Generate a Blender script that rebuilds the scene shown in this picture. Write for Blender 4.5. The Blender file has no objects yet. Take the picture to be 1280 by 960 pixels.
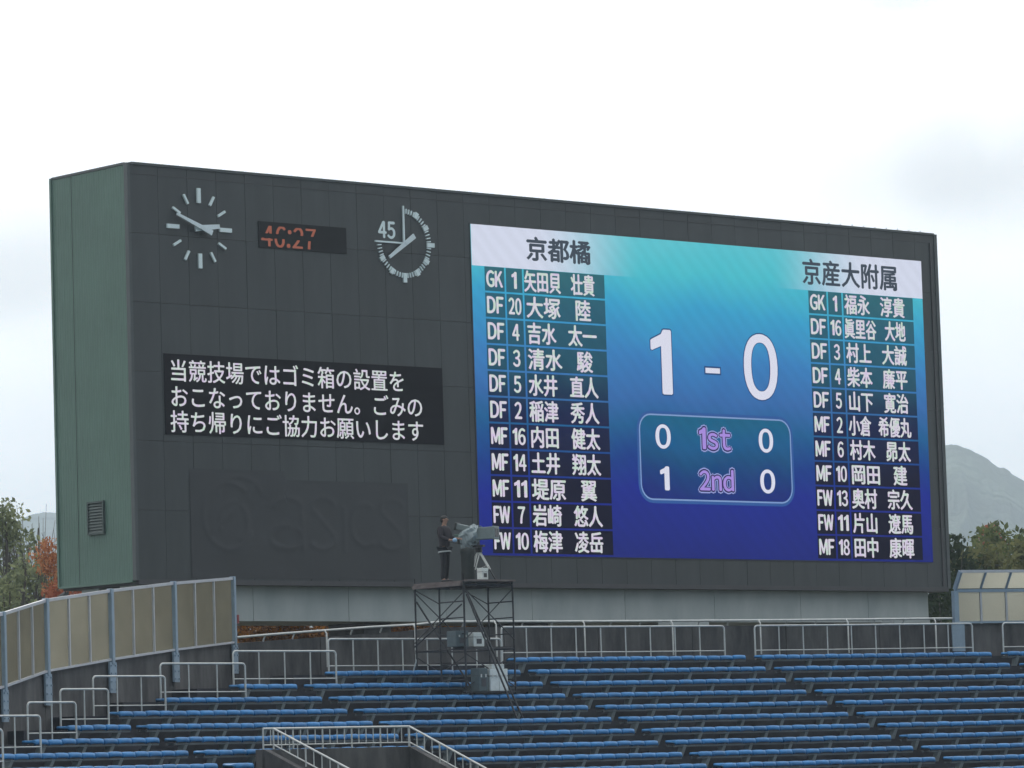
import bpy, bmesh, math, random
import numpy as np
from mathutils import Vector, Matrix
random.seed(7); RNG = np.random.default_rng(7)
sc = bpy.context.scene
COL = sc.collection
PI = math.pi

# ------------------------------------------------------------------ camera
CAM = np.array([-68.99434, -93.17265, 7.99624]); YAW, PITCH, ROLL, FPX = 0.7257515, 0.0930363, -0.0313912, 5374.51
def cam_axes():
    f = np.array([math.sin(YAW)*math.cos(PITCH), math.cos(YAW)*math.cos(PITCH), math.sin(PITCH)])
    r = np.array([math.cos(YAW), -math.sin(YAW), 0.0]); u = np.cross(r, f)
    return math.cos(ROLL)*r+math.sin(ROLL)*u, -math.sin(ROLL)*r+math.cos(ROLL)*u, f
CR, CU, CF = cam_axes()
cd = bpy.data.cameras.new('camera'); cam = bpy.data.objects.new('camera', cd); COL.objects.link(cam)
cd.sensor_width = 36; cd.lens = FPX/1280*36; cd.clip_start = 1; cd.clip_end = 20000
cam.matrix_world = Matrix(((CR[0], CU[0], -CF[0], CAM[0]), (CR[1], CU[1], -CF[1], CAM[1]), (CR[2], CU[2], -CF[2], CAM[2]), (0, 0, 0, 1)))
sc.camera = cam

# ------------------------------------------------------------------ sky, sun, exposure
SUN_EL, SUN_AZ = math.radians(38), math.radians(25)      # azimuth from +Y towards +X: behind the board
w = bpy.data.worlds.new('World'); sc.world = w; w.use_nodes = True
nt = w.node_tree; nt.nodes.clear()
def N(nt, typ, **kw):
    n = nt.nodes.new(typ)
    for k, v in kw.items(): setattr(n, k, v)
    return n
out = N(nt, 'ShaderNodeOutputWorld'); bg = N(nt, 'ShaderNodeBackground'); bg.inputs[1].default_value = 0.1
sky = N(nt, 'ShaderNodeTexSky', sky_type='NISHITA'); sky.sun_disc = False
sky.sun_elevation = SUN_EL; sky.sun_rotation = SUN_AZ; sky.dust_density = 3.0
tc = N(nt, 'ShaderNodeTexCoord')
mp = N(nt, 'ShaderNodeMapping'); mp.inputs['Scale'].default_value = (9, 9, 26); mp.inputs['Location'].default_value = (0.35, 0.1, 0.9)
nz = N(nt, 'ShaderNodeTexNoise'); nz.inputs['Scale'].default_value = 1.0; nz.inputs['Detail'].default_value = 5; nz.inputs['Roughness'].default_value = .5
cr = N(nt, 'ShaderNodeValToRGB')
cr.color_ramp.elements[0].position = .30; cr.color_ramp.elements[0].color = (15.4, 15.4, 15.5, 1)
cr.color_ramp.elements[1].position = .47; cr.color_ramp.elements[1].color = (17.0, 17.0, 17.0, 1)
mix = N(nt, 'ShaderNodeMixRGB'); mix.inputs[0].default_value = 0.96
L = nt.links.new
L(tc.outputs['Generated'], mp.inputs['Vector']); L(mp.outputs[0], nz.inputs['Vector']); L(nz.outputs['Fac'], cr.inputs[0])
# the cloud deck is brightest round the hidden sun and bluer and dimmer away from it
sdv = (math.sin(SUN_AZ)*math.cos(SUN_EL), math.cos(SUN_AZ)*math.cos(SUN_EL), math.sin(SUN_EL))
dt = N(nt, 'ShaderNodeVectorMath', operation='DOT_PRODUCT'); dt.inputs[1].default_value = sdv; L(tc.outputs['Generated'], dt.inputs[0])
gr = N(nt, 'ShaderNodeValToRGB'); mr = N(nt, 'ShaderNodeMapRange'); mr.inputs[1].default_value = -1; L(dt.outputs['Value'], mr.inputs[0]); L(mr.outputs[0], gr.inputs[0]); gr.color_ramp.interpolation = 'EASE'
gr.color_ramp.elements[0].position = .1; gr.color_ramp.elements[0].color = (.14, .2, .255, 1); gr.color_ramp.elements[1].position = .86; gr.color_ramp.elements[1].color = (1, 1, 1, 1)
mu = N(nt, 'ShaderNodeMixRGB', blend_type='MULTIPLY'); mu.inputs[0].default_value = 1; L(cr.outputs[0], mu.inputs[1]); L(gr.outputs[0], mu.inputs[2]); cloud = mu.outputs[0]
n2 = N(nt, 'ShaderNodeTexNoise'); n2.inputs['Scale'].default_value = 22; n2.inputs['Detail'].default_value = 5; L(tc.outputs['Generated'], n2.inputs['Vector'])
for px, py, wx, wz, k in ((1215, 225, 26, 62, .66), (10, 350, 34, 60, .7), (1120, -12, 60, 120, .74), (420, -160, 14, 40, .75), (1700, 120, 12, 40, .7), (-500, 250, 14, 40, .7)):
    d = CF+(px-640)/FPX*CR-(py-480)/FPX*CU; d = d/np.linalg.norm(d)
    su = N(nt, 'ShaderNodeVectorMath', operation='SUBTRACT'); su.inputs[1].default_value = tuple(d); L(tc.outputs['Generated'], su.inputs[0])
    ml = N(nt, 'ShaderNodeVectorMath', operation='MULTIPLY'); ml.inputs[1].default_value = (wx, wx, wz); L(su.outputs[0], ml.inputs[0])
    ln = N(nt, 'ShaderNodeVectorMath', operation='LENGTH'); L(ml.outputs[0], ln.inputs[0])
    ad = N(nt, 'ShaderNodeMath', operation='MULTIPLY_ADD'); L(n2.outputs['Fac'], ad.inputs[0]); ad.inputs[1].default_value = -1.5; L(ln.outputs['Value'], ad.inputs[2])
    fr_ = N(nt, 'ShaderNodeMapRange', interpolation_type='SMOOTHSTEP'); L(ad.outputs[0], fr_.inputs[0]); fr_.inputs[1].default_value = -.7; fr_.inputs[2].default_value = .5; fr_.inputs[3].default_value = k; fr_.inputs[4].default_value = 1
    sc_ = N(nt, 'ShaderNodeVectorMath', operation='SCALE'); L(cloud, sc_.inputs[0]); L(fr_.outputs[0], sc_.inputs['Scale']); cloud = sc_.outputs[0]
L(sky.outputs[0], mix.inputs[1]); L(cloud, mix.inputs[2]); L(mix.outputs[0], bg.inputs[0]); L(bg.outputs[0], out.inputs[0])
sd = bpy.data.lights.new('sun', 'SUN'); sd.energy = 1.0; sd.angle = math.radians(14); sd.color = (1, .95, .88)
sun = bpy.data.objects.new('sun', sd); COL.objects.link(sun)
sdir = Vector((math.sin(SUN_AZ)*math.cos(SUN_EL), math.cos(SUN_AZ)*math.cos(SUN_EL), math.sin(SUN_EL)))
sun.rotation_euler = sdir.to_track_quat('Z', 'Y').to_euler(); sun.location = (0, 60, 80)
vs = sc.view_settings; vs.view_transform = 'Standard'; vs.look = 'None'; vs.exposure = 0.0; vs.gamma = 1

# ------------------------------------------------------------------ helpers
Z0 = 13.81                                   # height of the board's lower edge
ARC = (1.7515, -91.6342, 83.3383)            # centre and first row radius of the curved stand
TREAD = 0.9
def seat_z(r): k = r-1; return Z0-2.4747-.3513*k+.0026*k*k
def row_R(r): return ARC[2]-TREAD*(r-1)
def ray(px, py): return CF+(px-640)/FPX*CR-(py-480)/FPX*CU
def on_y(px, py, Y): d = ray(px, py); return CAM+d*(Y-CAM[1])/d[1]
def on_x(px, py, X): d = ray(px, py); return CAM+d*(X-CAM[0])/d[0]
def at_depth(px, py, s): return CAM+ray(px, py)*s      # s = metres along the view axis
def on_cyl(px, py, R):
    d = ray(px, py); o = CAM-np.array([ARC[0], ARC[1], 0])
    a = d[0]**2+d[1]**2; b = 2*(o[0]*d[0]+o[1]*d[1]); c = o[0]**2+o[1]**2-R*R
    return CAM+d*(-b+math.sqrt(b*b-4*a*c))/(2*a)
def ang(P): return math.atan2(P[0]-ARC[0], P[1]-ARC[1])
def pol(t, R, z): return np.array([ARC[0]+R*math.sin(t), ARC[1]+R*math.cos(t), z])

class MB:
    def __init__(s): s.v = []; s.f = []; s.sm = []
    def add(s, vs, fs, smooth=False):
        n = len(s.v); s.v += [tuple(map(float, p)) for p in vs]; s.f += [tuple(i+n for i in f) for f in fs]; s.sm += [smooth]*len(fs)
    def hexa(s, p): s.add(p, [(0, 3, 2, 1), (4, 5, 6, 7), (0, 1, 5, 4), (1, 2, 6, 5), (2, 3, 7, 6), (3, 0, 4, 7)])
    def box(s, x0, x1, y0, y1, z0, z1): s.hexa([(x0, y0, z0), (x1, y0, z0), (x1, y1, z0), (x0, y1, z0), (x0, y0, z1), (x1, y0, z1), (x1, y1, z1), (x0, y1, z1)])
    def obox(s, c, X, Y, Z, sx, sy, sz):
        c, X, Y, Z = map(np.asarray, (c, X, Y, Z)); p = []
        for k in (-.5, .5):
            for i, j in ((-.5, -.5), (.5, -.5), (.5, .5), (-.5, .5)): p.append(c+X*sx*i+Y*sy*j+Z*sz*k)
        s.hexa(p)
    def bar(s, p, q, w_, h=None, up=(0, 0, 1)):
        p, q = np.asarray(p, float), np.asarray(q, float); d = q-p; l = np.linalg.norm(d); d = d/l
        u = np.asarray(up, float); x = np.cross(u, d)
        if np.linalg.norm(x) < 1e-3: x = np.cross((0, 1, 0), d)
        x /= np.linalg.norm(x); y = np.cross(d, x); s.obox((p+q)/2, x, y, d, w_, h or w_, l)
    def tube(s, pts, r, n=8, cap=True, radii=None):
        pts = [np.asarray(p, float) for p in pts]; m = len(pts); vs = []; X = None
        for i, p in enumerate(pts):
            d = pts[min(i+1, m-1)]-pts[max(i-1, 0)]; d = d/(np.linalg.norm(d)+1e-9)
            if X is None:
                a = np.array([0, 0, 1.]) if abs(d[2]) < .9 else np.array([1., 0, 0]); X = np.cross(d, a)
            X = X-d*np.dot(X, d); X /= np.linalg.norm(X); Y = np.cross(d, X); rr = radii[i] if radii else r
            for k in range(n):
                t = 2*PI*k/n; vs.append(p+(X*math.cos(t)+Y*math.sin(t))*rr)
        fs = [(i*n+k, i*n+(k+1) % n, (i+1)*n+(k+1) % n, (i+1)*n+k) for i in range(m-1) for k in range(n)]
        s.add(vs, fs, True)
        if cap: s.add(vs[:n], [tuple(range(n))[::-1]]); s.add(vs[-n:], [tuple(range(n))])
    def ellips(s, c, X, Y, Z, nu=10, nv=7):
        c, X, Y, Z = map(lambda a: np.asarray(a, float), (c, X, Y, Z)); vs = [c-Z]
        for j in range(1, nv):
            b = -PI/2+PI*j/nv
            for i in range(nu): a = 2*PI*i/nu; vs.append(c+X*math.cos(a)*math.cos(b)+Y*math.sin(a)*math.cos(b)+Z*math.sin(b))
        vs.append(c+Z); fs = [(0, 1+(i+1) % nu, 1+i) for i in range(nu)]
        for j in range(nv-2): fs += [(1+j*nu+i, 1+j*nu+(i+1) % nu, 1+(j+1)*nu+(i+1) % nu, 1+(j+1)*nu+i) for i in range(nu)]
        k = len(vs)-1; fs += [(k, k-nu+i, k-nu+(i+1) % nu) for i in range(nu)]
        s.add(vs, fs, True)
    def prism(s, prof, p0, p1, A, B):
        """profile [(a,b)] in axes A,B swept from p0 to p1"""
        p0, p1, A, B = map(np.asarray, (p0, p1, A, B)); n = len(prof)
        vs = [p0+A*a+B*b for a, b in prof]+[p1+A*a+B*b for a, b in prof]
        s.add(vs, [(i, (i+1) % n, n+(i+1) % n, n+i) for i in range(n)]+[tuple(range(n))[::-1], tuple(range(n, 2*n))])
    def build(s, name, mat, parent=None, bevel=0):
        off = np.array(root_off(parent)); me = bpy.data.meshes.new(name)
        me.from_pydata([(a-off[0], b-off[1], c-off[2]) for a, b, c in s.v], [], s.f)
        me.polygons.foreach_set('use_smooth', s.sm)
        me.materials.append(mat); me.update()
        o = bpy.data.objects.new(name, me); COL.objects.link(o)
        if parent: o.parent = parent
        if bevel: m = o.modifiers.new('bevel', 'BEVEL'); m.width = bevel; m.segments = 2; m.limit_method = 'ANGLE'
        return o
def root_off(p):
    o = Vector((0, 0, 0))
    while p is not None: o = o+p.location; p = p.parent
    return o
def struct(o): o['kind'] = 'structure'; return o
def tag(o, label, cat, group=None):
    o['label'] = label; o['category'] = cat
    if group: o['group'] = group
    return o
def thing(name, label, cat, loc, group=None):
    o = bpy.data.objects.new(name, None); COL.objects.link(o); o.location = tuple(map(float, loc)); o.empty_display_size = .3
    return tag(o, label, cat, group)
def link_mesh(name, me, loc, rot, parent):
    o = bpy.data.objects.new(name, me); COL.objects.link(o); o.parent = parent; o.location = loc; o.rotation_euler = rot; return o

def lin(c): return tuple(((x/255)/12.92 if x/255 <= .04045 else ((x/255+.055)/1.055)**2.4) for x in c)+(1,)
def mat(name, col, rough=.6, metal=0, var=.12, scale=3., bump=0, stretch=(1, 1, 1), rand=0, spec=.5, dark=None, bscale=None):
    """principled with noise mottling; col is linear base colour"""
    m = bpy.data.materials.new(name); m.use_nodes = True; nt = m.node_tree; b = nt.nodes['Principled BSDF']; L = nt.links.new
    b.inputs['Roughness'].default_value = rough; b.inputs['Metallic'].default_value = metal; b.inputs['Specular IOR Level'].default_value = spec
    g = N(nt, 'ShaderNodeNewGeometry'); mp = N(nt, 'ShaderNodeMapping'); mp.inputs['Scale'].default_value = stretch
    nz = N(nt, 'ShaderNodeTexNoise'); nz.inputs['Scale'].default_value = scale; nz.inputs['Detail'].default_value = 7; nz.inputs['Roughness'].default_value = .62
    L(g.outputs['Position'], mp.inputs[0]); L(mp.outputs[0], nz.inputs['Vector'])
    r = N(nt, 'ShaderNodeValToRGB'); r.color_ramp.elements[0].position = .3; r.color_ramp.elements[1].position = .7
    d = dark or tuple(c*(1-var) for c in col[:3]); e = tuple(min(1, c*(1+var)) for c in col[:3])
    r.color_ramp.elements[0].color = (*d[:3], 1); r.color_ramp.elements[1].color = (*e, 1)
    L(nz.outputs['Fac'], r.inputs[0]); c = r.outputs[0]
    if rand:
        oi = N(nt, 'ShaderNodeObjectInfo'); mr = N(nt, 'ShaderNodeMapRange'); mr.inputs[3].default_value = 1-rand; mr.inputs[4].default_value = 1+rand
        vm = N(nt, 'ShaderNodeVectorMath', operation='SCALE'); L(oi.outputs['Random'], mr.inputs[0]); L(c, vm.inputs[0]); L(mr.outputs[0], vm.inputs['Scale']); c = vm.outputs[0]
    L(c, b.inputs['Base Color'])
    if bump:
        n2 = N(nt, 'ShaderNodeTexNoise'); n2.inputs['Scale'].default_value = bscale or scale*6; n2.inputs['Detail'].default_value = 4
        bp = N(nt, 'ShaderNodeBump'); bp.inputs['Strength'].default_value = bump; bp.inputs['Distance'].default_value = .02
        L(mp.outputs[0], n2.inputs['Vector']); L(n2.outputs['Fac'], bp.inputs['Height']); L(bp.outputs[0], b.inputs['Normal'])
    return m
def emis(name, col, s=1.0):
    m = bpy.data.materials.new(name); m.use_nodes = True; nt = m.node_tree; nt.nodes.clear()
    e = N(nt, 'ShaderNodeEmission'); o = N(nt, 'ShaderNodeOutputMaterial'); e.inputs[0].default_value = col; e.inputs[1].default_value = s
    nt.links.new(e.outputs[0], o.inputs[0]); return m

M = {}
M['panel'] = mat('board_panel_grey', (.04, .046, .049), .42, var=.2, scale=.9, rand=.08, bump=.06, stretch=(1.6, 1.6, .28))
M['core'] = mat('board_core_dark', (.032, .036, .039), .7)
M['trim'] = mat('trim_grey', (.066, .078, .082), .5, var=.08)
M['trimdk'] = mat('trim_dark', (.06, .06, .065), .6)
M['green'] = mat('green_cladding', (.1, .175, .142), .5, var=.1, scale=.7, bump=.03)
M['louvre'] = mat('louvre_grey', (.045, .07, .065), .5)
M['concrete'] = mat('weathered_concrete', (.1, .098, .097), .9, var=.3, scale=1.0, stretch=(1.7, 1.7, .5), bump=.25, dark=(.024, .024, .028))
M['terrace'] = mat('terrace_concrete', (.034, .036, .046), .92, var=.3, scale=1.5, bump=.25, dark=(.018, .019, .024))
M['plinth'] = mat('pale_plinth_concrete', (.43, .46, .45), .85, var=.08, scale=.7, stretch=(1.5, 1.5, .5), bump=.1, dark=(.34, .38, .38))
M['seat'] = mat('blue_seat_plastic', (.024, .19, .44), .4, var=.14, scale=5, rand=.14, dark=(.02, .145, .35))
M['bracket'] = mat('galvanised_bracket', (.36, .4, .4), .6, metal=.2, var=.2)
M['benchrail'] = mat('bench_rail_grey', (.11, .13, .14), .6, var=.2)
M['railing'] = mat('galvanised_rail', (.54, .55, .53), .5, metal=.3, var=.12, scale=6)
M['post'] = mat('blue_grey_post', (.26, .34, .42), .5, metal=.2, var=.1)
M['mullion'] = mat('mullion_grey', (.46, .47, .5), .5, metal=.2, var=.1)
M['scaf'] = mat('scaffold_steel', (.035, .037, .042), .6, metal=.3, var=.4, scale=9)
M['deck'] = mat('deck_boards', (.13, .105, .1), .8, var=.25, scale=5)
M['case_dk'] = mat('case_blue_grey', (.07, .1, .11), .5, var=.15, scale=6)
M['case_lt'] = mat('case_pale', (.62, .65, .63), .5, var=.1, scale=8)
M['cable'] = mat('black_plastic', (.015, .015, .017), .5)
M['white'] = mat('white_mark', (.78, .88, .9), .5, var=.04)
M['hand'] = mat('clock_hand', (.7, .78, .82), .4, var=.04)
M['grass'] = mat('grass_ground', (.05, .075, .03), .95, var=.4, scale=.4)
M['bank'] = mat('earth_bank', (.07, .065, .045), .95, var=.4, scale=1.5)
M['bark'] = mat('bark', (.1, .085, .075), .9, var=.3, scale=6)
M['roof'] = mat('grey_ribbed_roof', (.05, .055, .06), .7, var=.15)

# ------------------------------------------------------------------ setting: ground, terrace, hills
def ring_floor(mb, t0, t1, Ra, Rb, z, zb, dt=.02):
    """solid annular slab"""
    n = max(1, int(math.ceil((t1-t0)/dt)))
    for i in range(n):
        a, b = t0+(t1-t0)*i/n, t0+(t1-t0)*(i+1)/n
        mb.hexa([pol(a, Ra, zb), pol(b, Ra, zb), pol(b, Rb, zb), pol(a, Rb, zb), pol(a, Ra, z), pol(b, Ra, z), pol(b, Rb, z), pol(a, Rb, z)])
g = MB(); g.add([(-6000, -6000, 0), (6000, -6000, 0), (6000, 6000, 0), (-6000, 6000, 0)], [(0, 1, 2, 3)])
struct(g.build('ground', M['grass']))

PH, DL = .0494, .1002
A_START = {a: PH+DL*(a-2) for a in range(-1, 7)}        # left edge angle of each seating block
LEFT = {2: -.0326, 3: -.081, 4: -.1208, 5: -.151, 6: -.1834, 7: -.2096, 8: -.236, 9: -.262, 10: -.285, 11: -.305, 12: -.325, 13: -.345, 14: -.36}
LEFT[1] = A_START[2]
NROW = 14; RIGHT = .42
# vomitory opening in the terrace
vomL, vomR = ang(on_cyl(322, 950, row_R(9))), ang(on_cyl(523, 945, row_R(9)))
mb = MB()
for r in range(1, NROW+8):
    R = row_R(r); z = seat_z(r)-.42; left = LEFT.get(r+1, -.37)-.01
    spans = [(left, RIGHT)] if r < 9 else [(left, vomL), (vomR, RIGHT)]
    for a, b in spans: ring_floor(mb, a, b, R-.47, R+.43, z, z-2.5)
ring_floor(mb, LEFT[1]-.02, RIGHT, row_R(1)+.43, row_R(1)+2.05, seat_z(1)-.1, 8)
# half steps in the aisles
for a in range(0, 6):
    t = A_START[a]
    for r in range(1, NROW+1):
        tt = t-.31/row_R(r)
        if r >= 9 and vomL-.01 < tt < vomR+.01: continue
        if tt < LEFT[r]: continue
        z = seat_z(r)-.42; R = row_R(r)
        mb.hexa([pol(tt-.0036, R+.13, z), pol(tt+.0036, R+.13, z), pol(tt+.0036, R+.43, z), pol(tt-.0036, R+.43, z), pol(tt-.0036, R+.13, z+.17), pol(tt+.0036, R+.13, z+.17), pol(tt+.0036, R+.43, z+.17), pol(tt-.0036, R+.43, z+.17)])
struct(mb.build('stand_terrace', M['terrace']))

# ------------------------------------------------------------------ back wall of the stand with its rails and fences
FP = [(-62, 875.5, 57.8), (2, 860, 56.0), (56, 840.5, 54.4), (137, 826, 52.9), (216, 813.8, 51.2), (290, 804.5, 49.3)]   # px, py, px per metre
fence_pts = [at_depth(x, y, FPX/s) for x, y, s in FP]
top_line = [(p[0], p[1], p[2]) for p in fence_pts]
WR = row_R(1)+2.05
for px, py in ((400, 796.5), (517, 788)):
    s = {400: 48.3, 517: 47.4}[px]; top_line.append(tuple(at_depth(px, py, FPX/s)))
WTOP = 12.24
t517 = ang(top_line[-1]); t = t517+.012
while t < .44: top_line.append(tuple(pol(t, WR, WTOP))); t += .0125
wall = thing('stand_back_wall', 'dark weathered concrete wall behind the top row, stepping down to the left', 'wall', (top_line[8][0], top_line[8][1], 8))
outs = []
for i, p in enumerate(top_line):
    a = np.array(top_line[max(i-1, 0)][:2]); b = np.array(top_line[min(i+1, len(top_line)-1)][:2]); d = b-a; d /= np.linalg.norm(d); outs.append(np.array([-d[1], d[0]]))
k = 0
while k < len(top_line)-1:                       # cast in sections with open joints between them
    step = 1 if k < 7 else 3; e = min(k+step, len(top_line)-1); m = MB()
    for i in range(k, e):
        p, q = np.array(top_line[i]), np.array(top_line[i+1]); po, qo = outs[i]*.3, outs[i+1]*.3
        d = (q-p)/np.linalg.norm(q-p); pa = p+d*.012 if i == k else p; qa = q-d*.012 if i == e-1 else q
        P = [(pa[0], pa[1], 6), (qa[0], qa[1], 6), (qa[0]+qo[0], qa[1]+qo[1], 6), (pa[0]+po[0], pa[1]+po[1], 6)]
        m.hexa(P+[(x, y, (pa, qa, qa, pa)[j][2]) for j, (x, y, _) in enumerate(P)])
    m.build('wall_section', M['concrete'], wall); k = e

# pipe rail along the wall top (long posts run down the wall face)
pr = thing('wall_top_rail', 'long pale pipe rail along the top of the dark wall under the scoreboard', 'railing', tuple(top_line[8]))
pipe = []
for px, py, s in ((296, 796.8, 49.3), (340, 793, 48.9), (400, 788.5, 48.4), (460, 784, 47.9), (517, 780.8, 47.5)):
    pipe.append(at_depth(px, py, FPX/s))
tr = [p for p in top_line[8:]]
tend = ang(on_cyl(1189, 772, WR))
tt = t517+.012
while tt < tend: pipe.append(pol(tt, WR-.06, 12.38)); tt += .0125
pipe.append(pol(tend, WR-.06, 12.38))
m = MB(); m.tube(pipe, .032); m.build('rail', M['railing'], pr)
acc = 0; n = 0
for a, b in zip(pipe[:-1], pipe[1:]):
    l = np.linalg.norm(b-a); s = -acc
    while s+1.0 < l:
        s += 1.0; p = a+(b-a)*s/l; m = MB(); n += 1
        inward = np.array([ARC[0]-p[0], ARC[1]-p[1], 0]); inward /= np.linalg.norm(inward)
        if n % 3 == 0: m.tube([p+inward*.02, p+inward*.1+(0, 0, -.08), p+inward*.1+(0, 0, -.95)], .024, 6)
        else: m.tube([p, p-inward*.1+(0, 0, -.16)], .022, 6)
        m.build('post', M['railing'], pr)
    acc = l-s

def translucent(name, col):
    m = bpy.data.materials.new(name); m.use_nodes = True; nt = m.node_tree; nt.nodes.clear(); L = nt.links.new
    o = N(nt, 'ShaderNodeOutputMaterial'); g = N(nt, 'ShaderNodeNewGeometry'); nz = N(nt, 'ShaderNodeTexNoise'); nz.inputs['Scale'].default_value = 1.2; nz.inputs['Detail'].default_value = 6
    r = N(nt, 'ShaderNodeValToRGB'); r.color_ramp.elements[0].color = tuple(c*.8 for c in col)+(1,); r.color_ramp.elements[1].color = tuple(col)+(1,)
    r.color_ramp.elements[0].position = .3; r.color_ramp.elements[1].position = .7
    L(g.outputs['Position'], nz.inputs['Vector']); L(nz.outputs['Fac'], r.inputs[0])
    tr = N(nt, 'ShaderNodeBsdfTranslucent'); df = N(nt, 'ShaderNodeBsdfDiffuse'); rf = N(nt, 'ShaderNodeBsdfRefraction')
    rf.inputs['Roughness'].default_value = .5; rf.inputs['IOR'].default_value = 1.25
    for x in (tr, df): L(r.outputs[0], x.inputs['Color'])
    rf.inputs['Color'].default_value = (.9, .88, .8, 1)
    a = N(nt, 'ShaderNodeMixShader'); a.inputs[0].default_value = .1; L(tr.outputs[0], a.inputs[1]); L(df.outputs[0], a.inputs[2])
    b = N(nt, 'ShaderNodeMixShader'); b.inputs[0].default_value = .74; L(a.outputs[0], b.inputs[1]); L(rf.outputs[0], b.inputs[2]); L(b.outputs[0], o.inputs[0]); return m
M['glaze'] = translucent('yellowed_translucent_sheet', (.8, .77, .64))

fl = thing('wind_screen_fence', 'translucent yellowed panel fence with blue-grey posts climbing the wall at far left', 'fence', tuple(fence_pts[3]))
FH = 1.68
for i, p in enumerate(fence_pts):
    p = np.array(p); q = fence_pts[min(i+1, len(fence_pts)-1)]; o_ = fence_pts[max(i-1, 0)]; d = np.array(q)-np.array(o_); d[2] = 0; d /= np.linalg.norm(d); nrm = np.array([d[1], -d[0], 0])
    m = MB(); m.obox(p+nrm*.06+(0, 0, FH/2-.03), d, nrm, (0, 0, 1), .13, .13, FH+.1); m.build('post', M['post'], fl, .01)
    m = MB(); m.obox(p+nrm*.075+(0, 0, -.4), d, nrm, (0, 0, 1), .34, .05, .72)
    for zz in (-.12, -.3, -.5, -.68):
        for s in (-.11, .11): m.obox(p+d*s+nrm*.11+(0, 0, zz), d, nrm, (0, 0, 1), .04, .03, .04)
    m.build('gusset_plate', M['post'], fl)
UPV = np.array([0, 0, 1.])
for p, q in zip(fence_pts[:-1], fence_pts[1:]):
    p, q = np.array(p), np.array(q); d = q-p; dh = d.copy(); dh[2] = 0; dh /= np.linalg.norm(dh); nrm = np.array([dh[1], -dh[0], 0])
    a, b = p+dh*.07, q-dh*.07
    a = p+d*(.07/np.linalg.norm(d)); b = q-d*(.07/np.linalg.norm(d))
    for zz, nm, h in ((FH-.03, 'top_rail', .07), (.03, 'bottom_rail', .05)):
        m = MB(); m.bar(a+UPV*zz+nrm*.06, b+UPV*zz+nrm*.06, .07, h); m.build(nm, M['mullion'], fl)
    for j in range(3):
        u0, u1 = a+(b-a)*j/3, a+(b-a)*(j+1)/3
        m = MB(); th = nrm*.008
        m.hexa([u0+nrm*.03-th+UPV*.06, u1+nrm*.03-th+UPV*.06, u1+nrm*.03+th+UPV*.06, u0+nrm*.03+th+UPV*.06, u0+nrm*.03-th+UPV*(FH-.07), u1+nrm*.03-th+UPV*(FH-.07), u1+nrm*.03+th+UPV*(FH-.07), u0+nrm*.03+th+UPV*(FH-.07)])
        m.build('panel', M['glaze'], fl)
        if j: m = MB(); m.bar(u0+nrm*.07+UPV*.055, u0+nrm*.07+UPV*(FH-.066), .05, .05, up=dh); m.build('mullion', M['mullion'], fl)
# small red tag on the last post
m = MB(); P = np.array(fence_pts[-1]); m.obox(P+np.array([.17, -.05, .62]), (1, 0, 0), (0, 1, 0), (0, 0, 1), .05, .04, .22)
m.build('latch', mat('faded_red_paint', (.3, .05, .05), .5), fl)

# right-hand fence with its cranked top
t0 = ang(on_cyl(1193.5, 776, WR)); fr = thing('cranked_screen_fence', 'translucent screen fence with inward-leaning top at the right of the scoreboard', 'fence', tuple(pol(t0, WR, WTOP)))
zl, zu = .93, 1.47; lean = .34
LT = [t0+i*.87/WR for i in range(11)]
for i, t in enumerate(LT):
    d = np.array([math.cos(t), -math.sin(t), 0]); inw = np.array([-math.sin(t), -math.cos(t), 0]); p = pol(t, WR-.06, WTOP)
    big = i % 5 == 0; wd = .15 if big else .06; m = MB()
    m.bar(p+UPV*-.02, p+UPV*zl, wd, wd, up=d); m.build('post' if big else 'mullion', M['post'] if big else M['mullion'], fr)
    m = MB(); m.bar(p+UPV*(zl+.03), p+UPV*zu+inw*lean, wd*1.0, .06, up=d); m.build('leaning_arm', M['post'], fr)
    if big:
        m = MB(); m.obox(p+inw*.09+UPV*-.42, d, inw, UPV, .42, .05, .78); m.build('gusset_plate', M['post'], fr)
for a, b in zip(LT[:-1], LT[1:]):
    ia, ib = [np.array([-math.sin(t), -math.cos(t), 0]) for t in (a, b)]; pa, pb = pol(a, WR-.06, WTOP), pol(b, WR-.06, WTOP)
    m = MB(); m.bar(pa+UPV*.02, pb+UPV*.02, .07, .06); m.build('bottom_rail', M['post'], fr)
    m = MB(); m.bar(pa+UPV*zl, pb+UPV*zl, .08, .09); m.build('middle_rail', M['post'], fr)
    m = MB(); m.bar(pa+UPV*zu+ia*lean, pb+UPV*zu+ib*lean, .07, .08); m.build('top_rail', M['mullion'], fr)
    m = MB(); o1, o2 = -ia*.02, -ib*.02; m.hexa([pa+UPV*.05, pb+UPV*.05, pb+UPV*.05+o2, pa+UPV*.05+o1, pa+UPV*(zl-.045), pb+UPV*(zl-.045), pb+UPV*(zl-.045)+o2, pa+UPV*(zl-.045)+o1]); m.build('panel', M['glaze'], fr)
    m = MB(); m.hexa([pa+UPV*(zl+.06)+ia*.03, pb+UPV*(zl+.06)+ib*.03, pb+UPV*(zl+.075)+ib*.01, pa+UPV*(zl+.075)+ia*.01, pa+UPV*(zu-.04)+ia*(lean-.02), pb+UPV*(zu-.04)+ib*(lean-.02), pb+UPV*(zu-.03)+ib*(lean-.05), pa+UPV*(zu-.03)+ia*(lean-.05)]); m.build('canopy_panel', M['glaze'], fr)

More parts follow.
